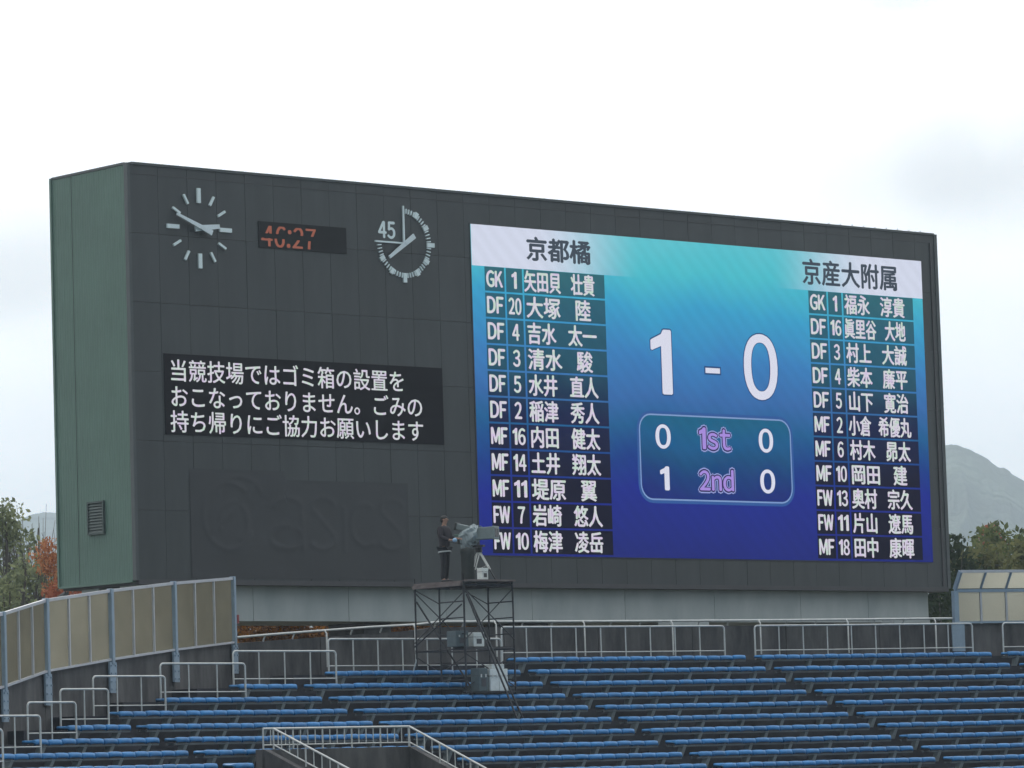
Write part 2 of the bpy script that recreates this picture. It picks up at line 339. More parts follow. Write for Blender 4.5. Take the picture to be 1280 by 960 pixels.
# ------------------------------------------------------------------ handrails behind the stepped row ends
ORD = ['first', 'second', 'third', 'fourth', 'fifth', 'sixth', 'seventh', 'eighth', 'ninth', 'tenth', 'eleventh', 'twelfth', 'thirteenth', 'fourteenth']
RAILS = [(1, 626.5, 905, 783, 'handrail right of the scaffold tower, behind the top row of blue seats'),
         (1, 943, 1215, 782, 'long handrail behind the top blue row under the right end of the scoreboard'),
         (1, 1253, 1370, 779, 'handrail cut by the right edge of the picture, behind the top blue row'),
         (2, 410, 626, 797, 'handrail whose right end passes behind the scaffold tower'),
         (3, 291, 419.5, 812.6, 'handrail beside the right end of the yellowed fence, above a short blue row'),
         (4, 200, 306, 827, 'handrail one step down from the right end of the yellowed fence'),
         (5, 116, 206, 844, 'handrail above the row end, two steps down from the fence end'),
         (6, 75, 135, 860, 'short handrail under the widest fence bay, three steps down'),
         (7, 34, 94.5, 876, 'short handrail low at the left, four steps down the stepped wall'),
         (8, -14, 50, 894.5, 'short handrail crossing the left edge of the picture, five steps down'),
         (9, -60, 3, 912, 'lowest stepped handrail, only its right post in view at the left edge')]
for r, xa, xb, y, lab in RAILS:
    R = row_R(r)+.47; P = on_cyl((xa+xb)/2, y, R); ta, tb = ang(on_cyl(xa, y, R)), ang(on_cyl(xb, y, R))
    zt = seat_z(r)+.83; zb = seat_z(r-1)-.42 if r > 1 else seat_z(1)-.1
    h = thing('handrail', 'galvanised '+lab, 'handrail', tuple(pol((ta+tb)/2, R, zb)), 'galvanised handrails behind the row ends')
    c = .09; pts = [pol(ta, R, zb), pol(ta, R, zt-c)]
    pts += [pol(ta+c*(1-math.cos(k*PI/8))/R, R, zt-c+c*math.sin(k*PI/8)) for k in range(1, 5)]
    n = max(1, int((tb-ta)/.02))
    pts += [pol(ta+c/R+(tb-ta-2*c/R)*k/n, R, zt) for k in range(1, n)]
    pts += [pol(tb-c*(1-math.cos(k*PI/8))/R, R, zt-c+c*math.sin(k*PI/8)) for k in range(4, 0, -1)]+[pol(tb, R, zt-c), pol(tb, R, zb)]
    m = MB(); m.tube(pts, .024, 8); m.build('top_rail', M['railing'], h)
    m = MB(); m.tube([pol(ta+(tb-ta)*k/n, R, zt-.68) for k in range(n+1)], .016, 6); m.build('lower_rail', M['railing'], h)
    np_ = max(2, round((tb-ta)*R/.86))
    for k in range(1, np_):
        t = ta+(tb-ta)*k/np_; m = MB(); m.tube([pol(t, R, zb), pol(t, R, zt-.015)], .018, 6); m.build('post', M['railing'], h)

# ------------------------------------------------------------------ blue benches
def seat_mesh():
    prof = [(.20, -.07), (.20, -.005), (.1, -.022), (-.08, -.018), (-.15, 0), (-.185, -.006), (-.21, -.026), (-.221, -.06), (-.218, -.1), (-.2, -.118), (-.185, -.11), (-.16, -.07)]
    xs = [(-.204, .02), (-.188, .003), (-.09, -.003), (.09, -.003), (.188, .003), (.204, .02)]; n = len(prof); v = []; f = []
    for x, dz in xs:
        for y, z in prof: v.append((x, y+(dz*.8 if y < 0 else 0), z-dz*1.2))
    for i in range(len(xs)-1): f += [(i*n+k, (i+1)*n+k, (i+1)*n+(k+1) % n, i*n+(k+1) % n) for k in range(n)]
    f += [tuple(range(n)), tuple(range((len(xs)-1)*n, len(xs)*n))[::-1]]
    me = bpy.data.meshes.new('seat'); me.from_pydata(v, [], f); me.polygons.foreach_set('use_smooth', [True]*len(f)); me.materials.append(M['seat']); me.update(); return me
SEAT = seat_mesh()
b = MB(); b.hexa([(-.05, -.02, -.42), (.05, -.02, -.42), (.05, .12, -.42), (-.05, .12, -.42), (-.05, -.185, -.14), (.05, -.185, -.14), (.05, .02, -.14), (-.05, .02, -.14)])
b.hexa([(-.03, -.17, -.125), (.03, -.17, -.125), (.03, .17, -.125), (-.03, .17, -.125), (-.03, -.17, -.085), (.03, -.17, -.085), (.03, .17, -.085), (-.03, .17, -.085)])
BR = bpy.data.meshes.new('bracket'); BR.from_pydata(b.v, [], b.f); BR.materials.append(M['bracket'])
BLOCK = {-1: 'in the far left corner block', 0: 'in the second block from the left', 1: 'in the block behind the scaffold tower', 2: 'in the block just right of the scaffold',
         3: "in the block under the scoreboard's right end", 4: 'in the block at the right picture edge'}
AISLE = .54
def bench(r, blk, t0, t1, note=''):
    R = row_R(r); z = seat_z(r); n = int(round((t1-t0)*R/.44)); 
    if n < 1: return
    tm = (t0+t1)/2; base = pol(tm, R, z-.42)
    root = thing('bench_row', 'blue bench, %s row down%s, %s' % (ORD[r-1], note, BLOCK[blk]), 'bench', base, 'blue bench rows of the curved stand')
    for i in range(n):
        t = t0+(t1-t0)*(i+.5)/n+random.uniform(-.00003, .00003); p = pol(t, R, z+random.uniform(-.006, .004))-base
        o = link_mesh('seat', SEAT, tuple(p), (random.uniform(-.03, .03), random.uniform(-.006, .006), -t), root); o.scale = ((t1-t0)*R/n/.44, 1, 1)
    m = MB()
    for y0, y1, za, zb in ((-.17, -.12, -.175, -.13), (.08, .13, -.17, -.127)):
        k = max(1, n//4)
        for i in range(k):
            a, c = t0+(t1-t0)*i/k, t0+(t1-t0)*(i+1)/k
            m.hexa([pol(a, R+y0, z+za), pol(c, R+y0, z+za), pol(c, R+y1, z+za), pol(a, R+y1, z+za), pol(a, R+y0, z+zb), pol(c, R+y0, z+zb), pol(c, R+y1, z+zb), pol(a, R+y1, z+zb)])
    m.build('seat_rail', M['benchrail'], root)
    pos = []; s = .35; Ltot = (t1-t0)*R; k = 0
    while s < Ltot-.2: pos.append(s); s += (1.32, .88, 1.32, 1.32)[k % 4]; k += 1
    if Ltot-pos[-1] > .8: pos.append(Ltot-.3)
    for s in pos: t = t0+s/R; link_mesh('bracket', BR, tuple(pol(t, R, z)-base), (0, 0, -t), root)
for r in range(1, NROW+1):
    R = row_R(r)
    for blk in range(-1, 5):
        t0, t1 = A_START[blk], A_START[blk+1]-AISLE/R
        t0 = max(t0, LEFT[r])
        if t1-t0 < .5/R: continue
        if r == 1 and blk == 2: t1 += 0
        if r >= 9 and t0 < vomR and t1 > vomL:
            if vomL-t0 > .5/R: bench(r, blk, t0, vomL-.004, ', left of stair opening')
            if t1-vomR-.03 > .5/R: bench(r, blk, vomR+.03+.008*(r-9), t1, ', right of stair opening')
        else: bench(r, blk, t0, t1)

# ------------------------------------------------------------------ stair opening (vomitory) with its guard rails
RV = row_R(8)-.62; zc = on_cyl(330, 937, RV)[2]; zr = on_cyl(330, 911, RV)[2]
vo = thing('stair_opening_wall', 'concrete surround of the stair opening low in the seats', 'wall', tuple(pol((vomL+vomR)/2, RV, zc-1)))
va, vb = ang(on_cyl(327, 911, RV)), ang(on_cyl(509, 908, RV))
m = MB(); ring_floor(m, va-.002, vb+.002, RV-.14, RV+.06, zc, 6); m.build('head_wall', M['concrete'], vo)
SL = -.42; LEN = 6.
for t, nm in ((va, 'side_wall'), (vb, 'side_wall')):
    d = np.array([-math.sin(t), -math.cos(t), 0]); a = pol(t, RV-.15, 0); e = a+d*LEN; x = np.array([math.cos(t), -math.sin(t), 0])*.09
    m = MB(); P = [a-x, a+x, e+x, e-x]
    m.hexa([(p[0], p[1], 5.) for p in P]+[(p[0], p[1], zc-.003+(SL*LEN if j > 1 else 0)) for j, p in enumerate(P)]); m.build(nm, M['concrete'], vo)
vr = thing('stair_opening_rail', 'pale guard rail round the stair opening, with two rails sloping down to the right', 'railing', tuple(pol((va+vb)/2, RV, zc)))
hr = zr-zc
def guard(p, q, n, close_ends=True):
    p, q = np.array(p), np.array(q)
    m = MB(); m.tube([p+UPV*hr, q+UPV*hr], .026, 8); m.build('top_rail', M['railing'], vr)
    m = MB(); m.tube([p+UPV*.1, q+UPV*.1], .018, 6); m.build('lower_rail', M['railing'], vr)
    for k in range(n+1):
        u = p+(q-p)*k/n; m = MB(); m.tube([u+UPV*(0 if k % 4 == 0 else .1), u+UPV*(hr-.01)], .02 if k % 4 == 0 else .013, 6); m.build('post' if k % 4 == 0 else 'baluster', M['railing'], vr)
guard(pol(va, RV-.04, zc), pol(vb, RV-.04, zc), 20)
for t in (va+.002, vb-.002):
    d = np.array([-math.sin(t), -math.cos(t), 0]); a = pol(t, RV-.22, zc); guard(a, a+d*LEN+UPV*SL*LEN, 24)

# ------------------------------------------------------------------ text helpers
_fc = bpy.data.curves.new('glyphs', 'FONT')
def text_geo(body, bold=0.0, res=3):
    _fc.body = body; _fc.size = 1; _fc.offset = bold; _fc.resolution_u = res; _fc.extrude = 0; _fc.fill_mode = 'FRONT'
    o = bpy.data.objects.new('tmp', _fc); COL.objects.link(o); bpy.context.view_layer.update()
    me = bpy.data.meshes.new_from_object(o.evaluated_get(bpy.context.evaluated_depsgraph_get()))
    v = np.array([tuple(p.co) for p in me.vertices]).reshape(-1, 3); f = [tuple(p.vertices) for p in me.polygons]
    bpy.data.objects.remove(o); bpy.data.meshes.remove(me); return v, f
def latin_geo(body, gap=.13):
    """sans lettering from the full-width forms, each letter trimmed to its ink and set side by side"""
    V, F, x, n = [], [], 0, 0
    for ch in body:
        if ch == '1': v, f = np.array([(.19, 0, 0), (.33, 0, 0), (.33, .74, 0), (.22, .74, 0), (.19, .69, 0), (.02, .62, 0), (.02, .51, 0), (.19, .57, 0)]), [(0, 1, 2, 3, 4, 7), (4, 5, 6, 7)]
        else: v, f = text_geo(chr(ord(ch)+0xFEE0), 0, 8)
        a, b = v[:, 0].min(), v[:, 0].max(); v = v.copy(); v[:, 0] += x-a; x += b-a+gap*(.62 if ch in 'FK' else 1)
        V.append(v); F += [tuple(i+n for i in q) for q in f]; n += len(v)
    return np.concatenate(V), F
def text_on(name, body, x0, x1, z0, z1, Y, mt, parent, bold=0.0, em=False, gap=.13):
    """lettering standing in the plane y=Y; em=True keeps full-width cells, else the ink is fitted to the rectangle.
    bold (metres) thickens the strokes by laying shifted copies a hair apart"""
    v, f = text_geo(body) if em else latin_geo(body, gap)
    if not em: x0 += bold; x1 -= bold; z0 += bold*.7; z1 -= bold*.7
    if em: n = len(body); X = x0+v[:, 0]*(x1-x0)/n; Zz = z0+(v[:, 1]+.12)*(z1-z0)
    else: a, b = v.min(0), v.max(0); X = x0+(v[:, 0]-a[0])/(b[0]-a[0])*(x1-x0); Zz = z0+(v[:, 1]-a[1])/(b[1]-a[1])*(z1-z0)
    m = MB()
    for k, (dx, dz) in enumerate([(0, 0)] if not bold else [(math.cos(a*PI/4), .8*math.sin(a*PI/4)) for a in range(8)] if bold > .04 else [(-1, 0), (1, 0), (0, -.7), (0, .7), (0, 0)]):
        m.add(np.stack([X+dx*bold, np.full(len(X), Y-.0001*k), Zz+dz*bold], 1), f)
    return m.build(name, mt, parent)
def rect(m, x0, x1, z0, z1, Y): m.add([(x0, Y, z0), (x1, Y, z0), (x1, Y, z1), (x0, Y, z1)], [(0, 1, 2, 3)])

# ------------------------------------------------------------------ scoreboard
W, H, D = 32.0, 11.298, 3.4915
ZB, ZT = Z0, Z0+H
sb = thing('scoreboard', 'huge dark grey stadium scoreboard with a bright blue team screen and clocks', 'scoreboard', (W/2, 0, Z0))
m = MB(); m.box(.06, W-.06, .05, D, ZB+.02, ZT-.03); m.build('housing', M['core'], sb)
SX0, SX1, SZ0, SZ1 = 12.2355, 31.2351, Z0+.8032, Z0+10.4142        # team screen
TX0, TX1, TZ0, TZ1 = 1.0593, 10.9923, Z0+3.9547, Z0+6.1602        # message screen
NC, NR = 32, 6; cw, ch = W/NC, H/NR
pm = MB(); g_ = .005; pm.box(g_, cw-g_, 0, .05, g_, ch-g_); PM = bpy.data.meshes.new('front_panel'); PM.from_pydata(pm.v, [], pm.f); PM.materials.append(M['panel'])
for i in range(NC):
    for j in range(NR):
        x, z = i*cw, ZB+j*ch
        if x > SX0 and x+cw < SX1 and z > SZ0 and z+ch < SZ1: continue
        o = link_mesh('front_panel', PM, (x-W/2, random.uniform(-.003, .003), z-Z0), (0, 0, 0), sb)
# edges and trims
m = MB(); m.box(-.05, .05, -.03, .12, ZB-.02, ZT+.02); m.build('corner_trim', M['trim'], sb)
m = MB(); m.box(W-.1, W+.04, -.02, .12, ZB-.02, ZT+.02); m.build('corner_trim', M['trim'], sb)
m = MB(); m.box(W-.32, W-.24, -.03, .0, ZB+.06, ZT-.28); m.build('edge_groove', M['trimdk'], sb)
m = MB(); m.box(.1, W-.1, -.045, .3, ZT-.02, ZT+.05); m.build('coping', M['trim'], sb)
m = MB(); m.box(.1, W-.1, -.012, 0, ZT-.27, ZT-.25); m.build('coping_line', M['trimdk'], sb)
m = MB(); m.box(-.04, W, .13, D+.02, ZT-.02, ZT+.045); m.build('roof_sheet', M['trim'], sb)
m = MB(); m.box(.06, W-.06, -.01, D, ZB-.12, ZB+.015); m.build('soffit', M['trimdk'], sb)
m = MB()
for k in range(9):
    x = W-.6-k*.52; e = MB(); e.tube([(x, .1, ZT+.05), (x, .1, ZT+.12)], .012, 6); e.build('lifting_eye', M['trimdk'], sb)
# green ribbed side in two sheets with a seam, louvre in the lower part
ys = on_x(95, 480, 0)[1]
def ribs(ya, yb):
    m = MB(); n = int(round((yb-ya)/.11)); prof = []
    for k in range(n):
        y = ya+(yb-ya)*k/n; s = (yb-ya)/n
        prof += [(y, -.02), (y+s*.55, -.02), (y+s*.7, -.03), (y+s*.85, -.03)]
    prof.append((yb, -.02)); v = [(x, y, ZB-.02) for y, x in prof]+[(x, y, ZT-.03) for y, x in prof]; k = len(prof)
    m.add(v, [(i+1, i, k+i, k+i+1) for i in range(k-1)]); m.build('side_cladding', M['green'], sb)
ribs(.13, ys-.012); ribs(ys+.012, D+.02)
m = MB(); m.box(-.07, 0, D-.0, D+.08, ZB-.02, ZT+.02); m.build('corner_trim', M['green'], sb)
m = MB(); m.box(-.065, 0.1, .125, D+.04, ZB-.06, ZB-.0); m.build('side_sill', M['green'], sb)
a, b_ = on_x(114, 667, 0), on_x(131, 628, 0); y0, y1, z0, z1 = b_[1], a[1], a[2], b_[2]
m = MB()
for s in ((y0-.05, y0, z0-.05, z1+.05), (y1, y1+.05, z0-.05, z1+.05), (y0, y1, z0-.05, z0), (y0, y1, z1, z1+.05)): m.box(-.1, -.01, *s)
lv = m.build('louvre', M['louvre'], sb)
n = 10
for k in range(n):
    z = z0+(z1-z0)*(k+.5)/n; m = MB(); m.hexa([(-.09, y0, z-.035), (-.055, y0, z+.03), (-.055, y1, z+.03), (-.09, y1, z-.035), (-.08, y0, z-.045), (-.045, y0, z+.02), (-.045, y1, z+.02), (-.08, y1, z-.045)]); m.build('slat', M['louvre'], lv)
m = MB(); m.box(-.045, -.035, y0, y1, z0, z1); m.build('backing', M['core'], lv)
# sheet covering the old sign below the message screen: ridges of the letters press through
cx0, cx1 = on_y(238, 660, 0)[0], on_y(511, 660, 0)[0]; cm = on_y(356, 600, 0)[0]; zt1, zt2 = on_y(320, 588, 0)[2], on_y(430, 602, 0)[2]
nx, nz_ = 190, 80; v = []; zbot = ZB+.06
STR = []     # buried stroke segments (x,z)
def bow(cx, cz, rx, rz, a0, a1, n=10):
    p = [(cx+rx*math.cos(math.radians(a0+(a1-a0)*k/n)), cz+rz*math.sin(math.radians(a0+(a1-a0)*k/n))) for k in range(n+1)]; STR.extend(zip(p[:-1], p[1:]))
def pbow(cx, cy, rx, ry, a0, a1, n=12):      # the same, given in measured board positions
    c = on_y(cx, cy, 0); bow(c[0], c[2], rx/34.3, ry/45.5, a0, a1, n)
def pline(*pts):
    q = [on_y(x, y, 0) for x, y in pts]; STR.extend(((a[0], a[2]), (b[0], b[2])) for a, b in zip(q[:-1], q[1:]))
pbow(286, 645, 30, 42, 40, 330, 18); pbow(300, 622, 26, 26, 170, 20); pline((262, 668), (290, 640), (318, 604)); pbow(292, 652, 17, 25, 200, -60)
pbow(360, 636, 17, 14, 165, 0); pline((377, 636), (379, 686)); pbow(358, 671, 20, 15, 80, 400)
pbow(404, 634, 14, 12, 20, 180); pline((391, 638), (417, 668)); pbow(403, 674, 15, 13, 40, -150)
pline((430, 636), (431, 687)); pbow(456, 656, 17, 27, 60, 300, 16); pbow(490, 636, 14, 12, 20, 180); pline((477, 640), (502, 667)); pbow(489, 674, 14, 13, 40, -150)
SA = np.array([s[0] for s in STR]); SBb = np.array([s[1] for s in STR])
for j in range(nz_+1):
    for i in range(nx+1):
        x = cx0+(cx1-cx0)*i/nx; zt = zt1 if x < cm else zt2; z = zbot+(zt-zbot)*j/nz_; P = np.array([x, z]); dd = SBb-SA
        tt = np.clip(((P-SA)*dd).sum(1)/(dd*dd).sum(1), 0, 1); ds = np.linalg.norm(SA+dd*tt[:, None]-P, axis=1).min()
        edge = min(i, nx-i, j, nz_-j); y = -.012-.008*math.exp(-(ds/.085)**2)*(1 if edge > 1 else 0)-.003*math.sin(x*2.3+z*1.7)*(edge > 1)
        v.append((x, y, z))
m = MB(); m.add(v, [(j*(nx+1)+i, j*(nx+1)+i+1, (j+1)*(nx+1)+i+1, (j+1)*(nx+1)+i) for j in range(nz_) for i in range(nx)], True)
m.build('cover_sheet', mat('dark_cover_sheet', (.031, .033, .038), .5, var=.06, scale=.9, bump=.06), sb)

# clock with hour marks
def mark(name, cx, cz, r0, r1, wd, deg, mt, Y=-.05, th=.05, parent=sb, taper=1):
    t = math.radians(deg); u = np.array([math.sin(t), 0, math.cos(t)]); s = np.array([math.cos(t), 0, -math.sin(t)]); c = np.array([cx, Y, cz]); m = MB()
    P = []
    for dy in (0, -th):
        P += [c+u*r0-s*wd/2+(0, dy, 0), c+u*r0+s*wd/2+(0, dy, 0), c+u*r1+s*wd/2*taper+(0, dy, 0), c+u*r1-s*wd/2*taper+(0, dy, 0)]
    m.hexa(P); return m.build(name, mt, parent)
c = on_y(248.3, 285.5, 0)
for k in range(12):
    big = k % 3 == 0; mark('hour_mark', c[0], c[2], .70 if big else .75, 1.11 if big else 1.04, .115 if big else .065, k*30, M['white'], Y=.0, th=.06)
mark('hour_hand', c[0], c[2], -.2, .64, .17, 83, M['hand'], Y=-.08, taper=.7)
mark('minute_hand', c[0], c[2], -.36, .92, .15, 291, M['hand'], Y=-.14, taper=.45)
m = MB(); m.tube([(c[0], -.0, c[2]), (c[0], -.2, c[2])], .06, 12); m.build('hand_pivot', M['hand'], sb)
# football timer dial, 45 minutes
c = on_y(504.3, 304.2, 0)
for k in range(1, 45):
    major = k % 5 == 0; q = k % 15 == 0
    mark('minute_mark', c[0], c[2], .86, 1.13 if q else (1.04 if major else 1.0), .115 if major else .03, k*6, M['white'], Y=0, th=.05, taper=1.1)
mark('dial_line', c[0], c[2], .03, 1.08, .05, 0, M['white'], Y=0, th=.05); mark('dial_line', c[0], c[2], .03, 1.08, .045, 270, M['white'], Y=0, th=.05)
mark('timer_hand', c[0], c[2], -.38, .78, .15, 235, M['hand'], Y=-.1, taper=.55)
m = MB(); m.tube([(c[0], 0, c[2]), (c[0], -.17, c[2])], .05, 12); m.build('hand_pivot', M['hand'], sb)
a, b_ = on_y(472.5, 298, 0), on_y(493.5, 277, 0); z0 = on_y(483, 298.3, 0)[2]; z1 = on_y(483, 276.5, 0)[2]
text_on('dial_number', '45', a[0], b_[0], z0, z1, -.01, M['white'], sb, bold=.022)
# small timer display
p, q, r_, s_ = on_y(322.5, 277, 0), on_y(432, 284.5, 0), on_y(432.5, 317.5, 0), on_y(323, 309.5, 0)
dx0, dx1, dz1, dz0 = (p[0]+s_[0])/2, (q[0]+r_[0])/2, (p[2]+q[2])/2, (r_[2]+s_[2])/2
m = MB(); m.box(dx0, dx1, -.03, .01, dz0, dz1); td = m.build('timer_display', mat('smoked_display', (.012, .013, .015), .6, spec=.2), sb)
M['amber'] = emis('amber_led', lin((176, 108, 90)), .62)
v, f = latin_geo('46:27', .16)
ax, bx = v[:, 0].min(), v[:, 0].max(); X0, X1 = dx0+.08, dx0+(dx1-dx0)*.62; zz0, zz1 = dz0+.04, dz1-.1
for lo, hi in ((.0, .40), (.62, .98)):           # lit lines only: the middle lines are dark
    bmx = bmesh.new(); y0_, y1_ = v[:, 1].min(), v[:, 1].max(); vv = [bmx.verts.new((x, 0, (y-y0_)/(y1_-y0_))) for x, y, _ in v]
    for ff in f:
        try: bmx.faces.new([vv[i] for i in ff])
        except ValueError: pass
    for co, no in (((0, 0, lo), (0, 0, -1)), ((0, 0, hi), (0, 0, 1))):
        bmesh.ops.bisect_plane(bmx, geom=bmx.verts[:]+bmx.edges[:]+bmx.faces[:], plane_co=co, plane_no=no, clear_outer=True)
    bmx.verts.index_update(); m = MB(); sh = .05 if lo > .1 else 0
    m.add([(X0+sh+(w_.co.x-ax)/(bx-ax)*(X1-X0), -.034, zz0+w_.co.z*(zz1-zz0)) for w_ in bmx.verts], [tuple(w_.index for w_ in ff.verts) for ff in bmx.faces]); m.add([(X0+.035+sh+(w_.co.x-ax)/(bx-ax)*(X1-X0), -.0345, zz0+w_.co.z*(zz1-zz0)) for w_ in bmx.verts], [tuple(w_.index for w_ in ff.verts) for ff in bmx.faces]); m.build('lit_digits', M['amber'], td); bmx.free()

# message screen
m = MB(); m.box(TX0, TX1, -.03, .02, TZ0, TZ1); ms = m.build('message_screen', mat('message_screen_black', (.009, .008, .012), .7, var=.05, spec=.15), sb)
def led_white(name, strength, tint):
    m = bpy.data.materials.new(name); m.use_nodes = True; nt = m.node_tree; nt.nodes.clear(); L = nt.links.new
    e = N(nt, 'ShaderNodeEmission'); o = N(nt, 'ShaderNodeOutputMaterial'); g = N(nt, 'ShaderNodeNewGeometry'); nz = N(nt, 'ShaderNodeTexNoise'); nz.inputs['Scale'].default_value = 7; nz.inputs['Detail'].default_value = 2
    r = N(nt, 'ShaderNodeValToRGB'); r.color_ramp.interpolation = 'EASE'
    for i, (pp, cc) in enumerate(((.32, (.72, .92, .78)), (.5, tint), (.68, (.86, .72, .98)))):
        el = r.color_ramp.elements[i] if i < 2 else r.color_ramp.elements.new(pp)
        el.position = pp; el.color = (*cc, 1)
    L(g.outputs['Position'], nz.inputs['Vector']); L(nz.outputs['Fac'], r.inputs[0]); L(r.outputs[0], e.inputs[0]); e.inputs[1].default_value = strength; L(e.outputs[0], o.inputs[0]); return m
M['ledw'] = led_white('led_white_text', .72, (.86, .86, .93))
LINES = ['当競技場ではゴミ箱の設置を', 'おこなっておりません。ごみの', '持ち帰りにご協力お願いします']
xa, xb = on_y(211, 525, 0)[0], on_y(528.5, 535, 0)[0]; pitch = (xb-xa)/14
tops = [on_y(212, 448.0, 0)[2], on_y(212, 480.5, 0)[2], on_y(212, 511.8, 0)[2]]; eh = 28.5/46.2*1.04
for ln, zt in zip(LINES, tops):
    x0 = xa+.02; nn = len(ln)
    zs = 0.0
    for cchar in (0,):
        text_on('message_line', ln, x0, x0+pitch*nn, zt-eh, zt, -.036, M['ledw'], ms, bold=.008, em=True)

# team screen: emitted picture; colour set by height on the screen
def screen_mat(name, mult=1.0, white=False, cell=False):
    m = bpy.data.materials.new(name); m.use_nodes = True; nt = m.node_tree; nt.nodes.clear(); L = nt.links.new
    o = N(nt, 'ShaderNodeOutputMaterial'); e = N(nt, 'ShaderNodeEmission'); g = N(nt, 'ShaderNodeNewGeometry'); sx = N(nt, 'ShaderNodeSeparateXYZ'); L(g.outputs['Position'], sx.inputs[0])
    wv = N(nt, 'ShaderNodeTexNoise'); wv.inputs['Scale'].default_value = .35; wv.inputs['Detail'].default_value = 2; L(g.outputs['Position'], wv.inputs['Vector'])
    # mild diagonal banding of the refreshing leds
    cb = N(nt, 'ShaderNodeMath', operation='MULTIPLY_ADD'); L(sx.outputs['X'], cb.inputs[0]); cb.inputs[1].default_value = .35; L(sx.outputs['Z'], cb.inputs[2])
    mr = N(nt, 'ShaderNodeMapRange'); L(sx.outputs['Z'], mr.inputs[0]); mr.inputs[1].default_value = SZ0; mr.inputs[2].default_value = SZ1
    ad = N(nt, 'ShaderNodeMath', operation='MULTIPLY_ADD'); L(wv.outputs['Fac'], ad.inputs[0]); ad.inputs[1].default_value = .16; 
    sb_ = N(nt, 'ShaderNodeMath', operation='SUBTRACT'); L(mr.outputs[0], sb_.inputs[0]); sb_.inputs[1].default_value = .08; L(sb_.outputs[0], ad.inputs[2])
    r = N(nt, 'ShaderNodeValToRGB'); els = r.color_ramp.elements
    if name == 'screen_grid_line': stops = [(0, (28, 42, 118)), (.2, (27, 46, 122)), (.26, (22, 62, 124)), (.31, (20, 80, 128)), (.36, (24, 92, 142)), (.42, (22, 98, 136)), (.5, (26, 96, 130)), (1, (30, 100, 140))]
    elif cell: stops = [(0, (19, 19, 36)), (.25, (21, 21, 44)), (.42, (24, 32, 70)), (.5, (24, 52, 80)), (.58, (32, 78, 98)), (.75, (38, 90, 110)), (.9, (46, 102, 112)), (1, (58, 114, 120))]
    else: stops = [(0, (28, 38, 116)), (.2, (28, 42, 136)), (.29, (24, 58, 132)), (.40, (28, 92, 142)), (.5, (54, 104, 166)), (.62, (56, 124, 184)), (.78, (56, 156, 198)), (.9, (74, 186, 200)), (1, (92, 192, 204))]
    for i, (p_, c_) in enumerate(stops):
        el = els[i] if i < 2 else els.new(p_)
        el.position = p_; el.color = lin(c_)
    L(ad.outputs[0], r.inputs[0]); col = r.outputs[0]
    if white:
        f = N(nt, 'ShaderNodeMath', operation='SUBTRACT'); L(sx.outputs['X'], f.inputs[0]); f.inputs[1].default_value = (SX0+SX1)/2
        ab = N(nt, 'ShaderNodeMath', operation='ABSOLUTE'); L(f.outputs[0], ab.inputs[0]); q = N(nt, 'ShaderNodeMapRange', interpolation_type='SMOOTHSTEP'); L(ab.outputs[0], q.inputs[0]); q.inputs[1].default_value = 2.6; q.inputs[2].default_value = 7.2
        mx = N(nt, 'ShaderNodeMixRGB'); L(q.outputs[0], mx.inputs[0]); L(col, mx.inputs[1]); mx.inputs[2].default_value = lin((208, 214, 232)); col = mx.outputs[0]
    bw = N(nt, 'ShaderNodeTexWave', wave_type='BANDS', bands_direction='DIAGONAL'); bw.inputs['Scale'].default_value = 1.1; bw.inputs['Distortion'].default_value = 1.5; bw.inputs['Detail'].default_value = 2; L(g.outputs['Position'], bw.inputs['Vector'])
    bm_ = N(nt, 'ShaderNodeMapRange'); L(bw.outputs['Fac'], bm_.inputs[0]); bm_.inputs[3].default_value = .975*mult; bm_.inputs[4].default_value = 1.025*mult
    # led pixel grid
    L(col, e.inputs[0]); L(bm_.outputs[0], e.inputs[1]); L(e.outputs[0], o.inputs[0]); return m
M['scr'] = screen_mat('screen_picture'); M['hdr'] = screen_mat('screen_header', white=True); M['cell'] = screen_mat('screen_cell', cell=True)
M['scrline'] = screen_mat('screen_grid_line', .92)
M['ink'] = emis('screen_dark_ink', lin((62, 72, 84)), 1); M['ledtxt'] = led_white('screen_white_text', .74, (.88, .86, .95)); M['score'] = emis('score_white', lin((216, 218, 234)), 1)
M['halo'] = emis('screen_outline', lin((30, 70, 120)), 1); M['boxline'] = emis('screen_box_line', lin((126, 154, 200)), 1); M['violet'] = emis('violet_letters', lin((164, 138, 216)), 1); M['vglow'] = emis('violet_glow', lin((150, 160, 215)), 1); M['violetdk'] = emis('violet_outline', lin((40, 28, 82)), 1)
m = MB(); m.box(SX0, SX1, -.035, .03, SZ0, SZ1); ts = m.build('team_screen', M['scr'], sb)
# screen bezel hairline
m = MB()
for bx in ((SX0-.03, SX0, SZ0-.03, SZ1+.03), (SX1, SX1+.03, SZ0-.03, SZ1+.03), (SX0, SX1, SZ0-.03, SZ0), (SX0, SX1, SZ1, SZ1+.03)): m.box(bx[0], bx[1], -.02, .03, bx[2], bx[3])
m.build('screen_frame', M['trimdk'], sb)
hz = on_y(595, 332, 0)[2]
m = MB(); rect(m, SX0, SX1, hz, SZ1, -.039); m.build('header_band', M['hdr'], ts)
def px_rect(xa, ya, xb, yb): a, b = on_y(xa, ya, 0), on_y(xb, yb, 0); return min(a[0], b[0]), max(a[0], b[0]), min(a[2], b[2]), max(a[2], b[2])
za, zb = on_y(695, 329, 0)[2], on_y(695, 298, 0)[2]
text_on('team_name', '京都橘', on_y(656, 313, 0)[0], on_y(736, 318, 0)[0]+.05, za, zb, -.044, M['ink'], ts, bold=.028, em=True)
za, zb = on_y(1060, 360.5, 0)[2], on_y(1060, 327, 0)[2]
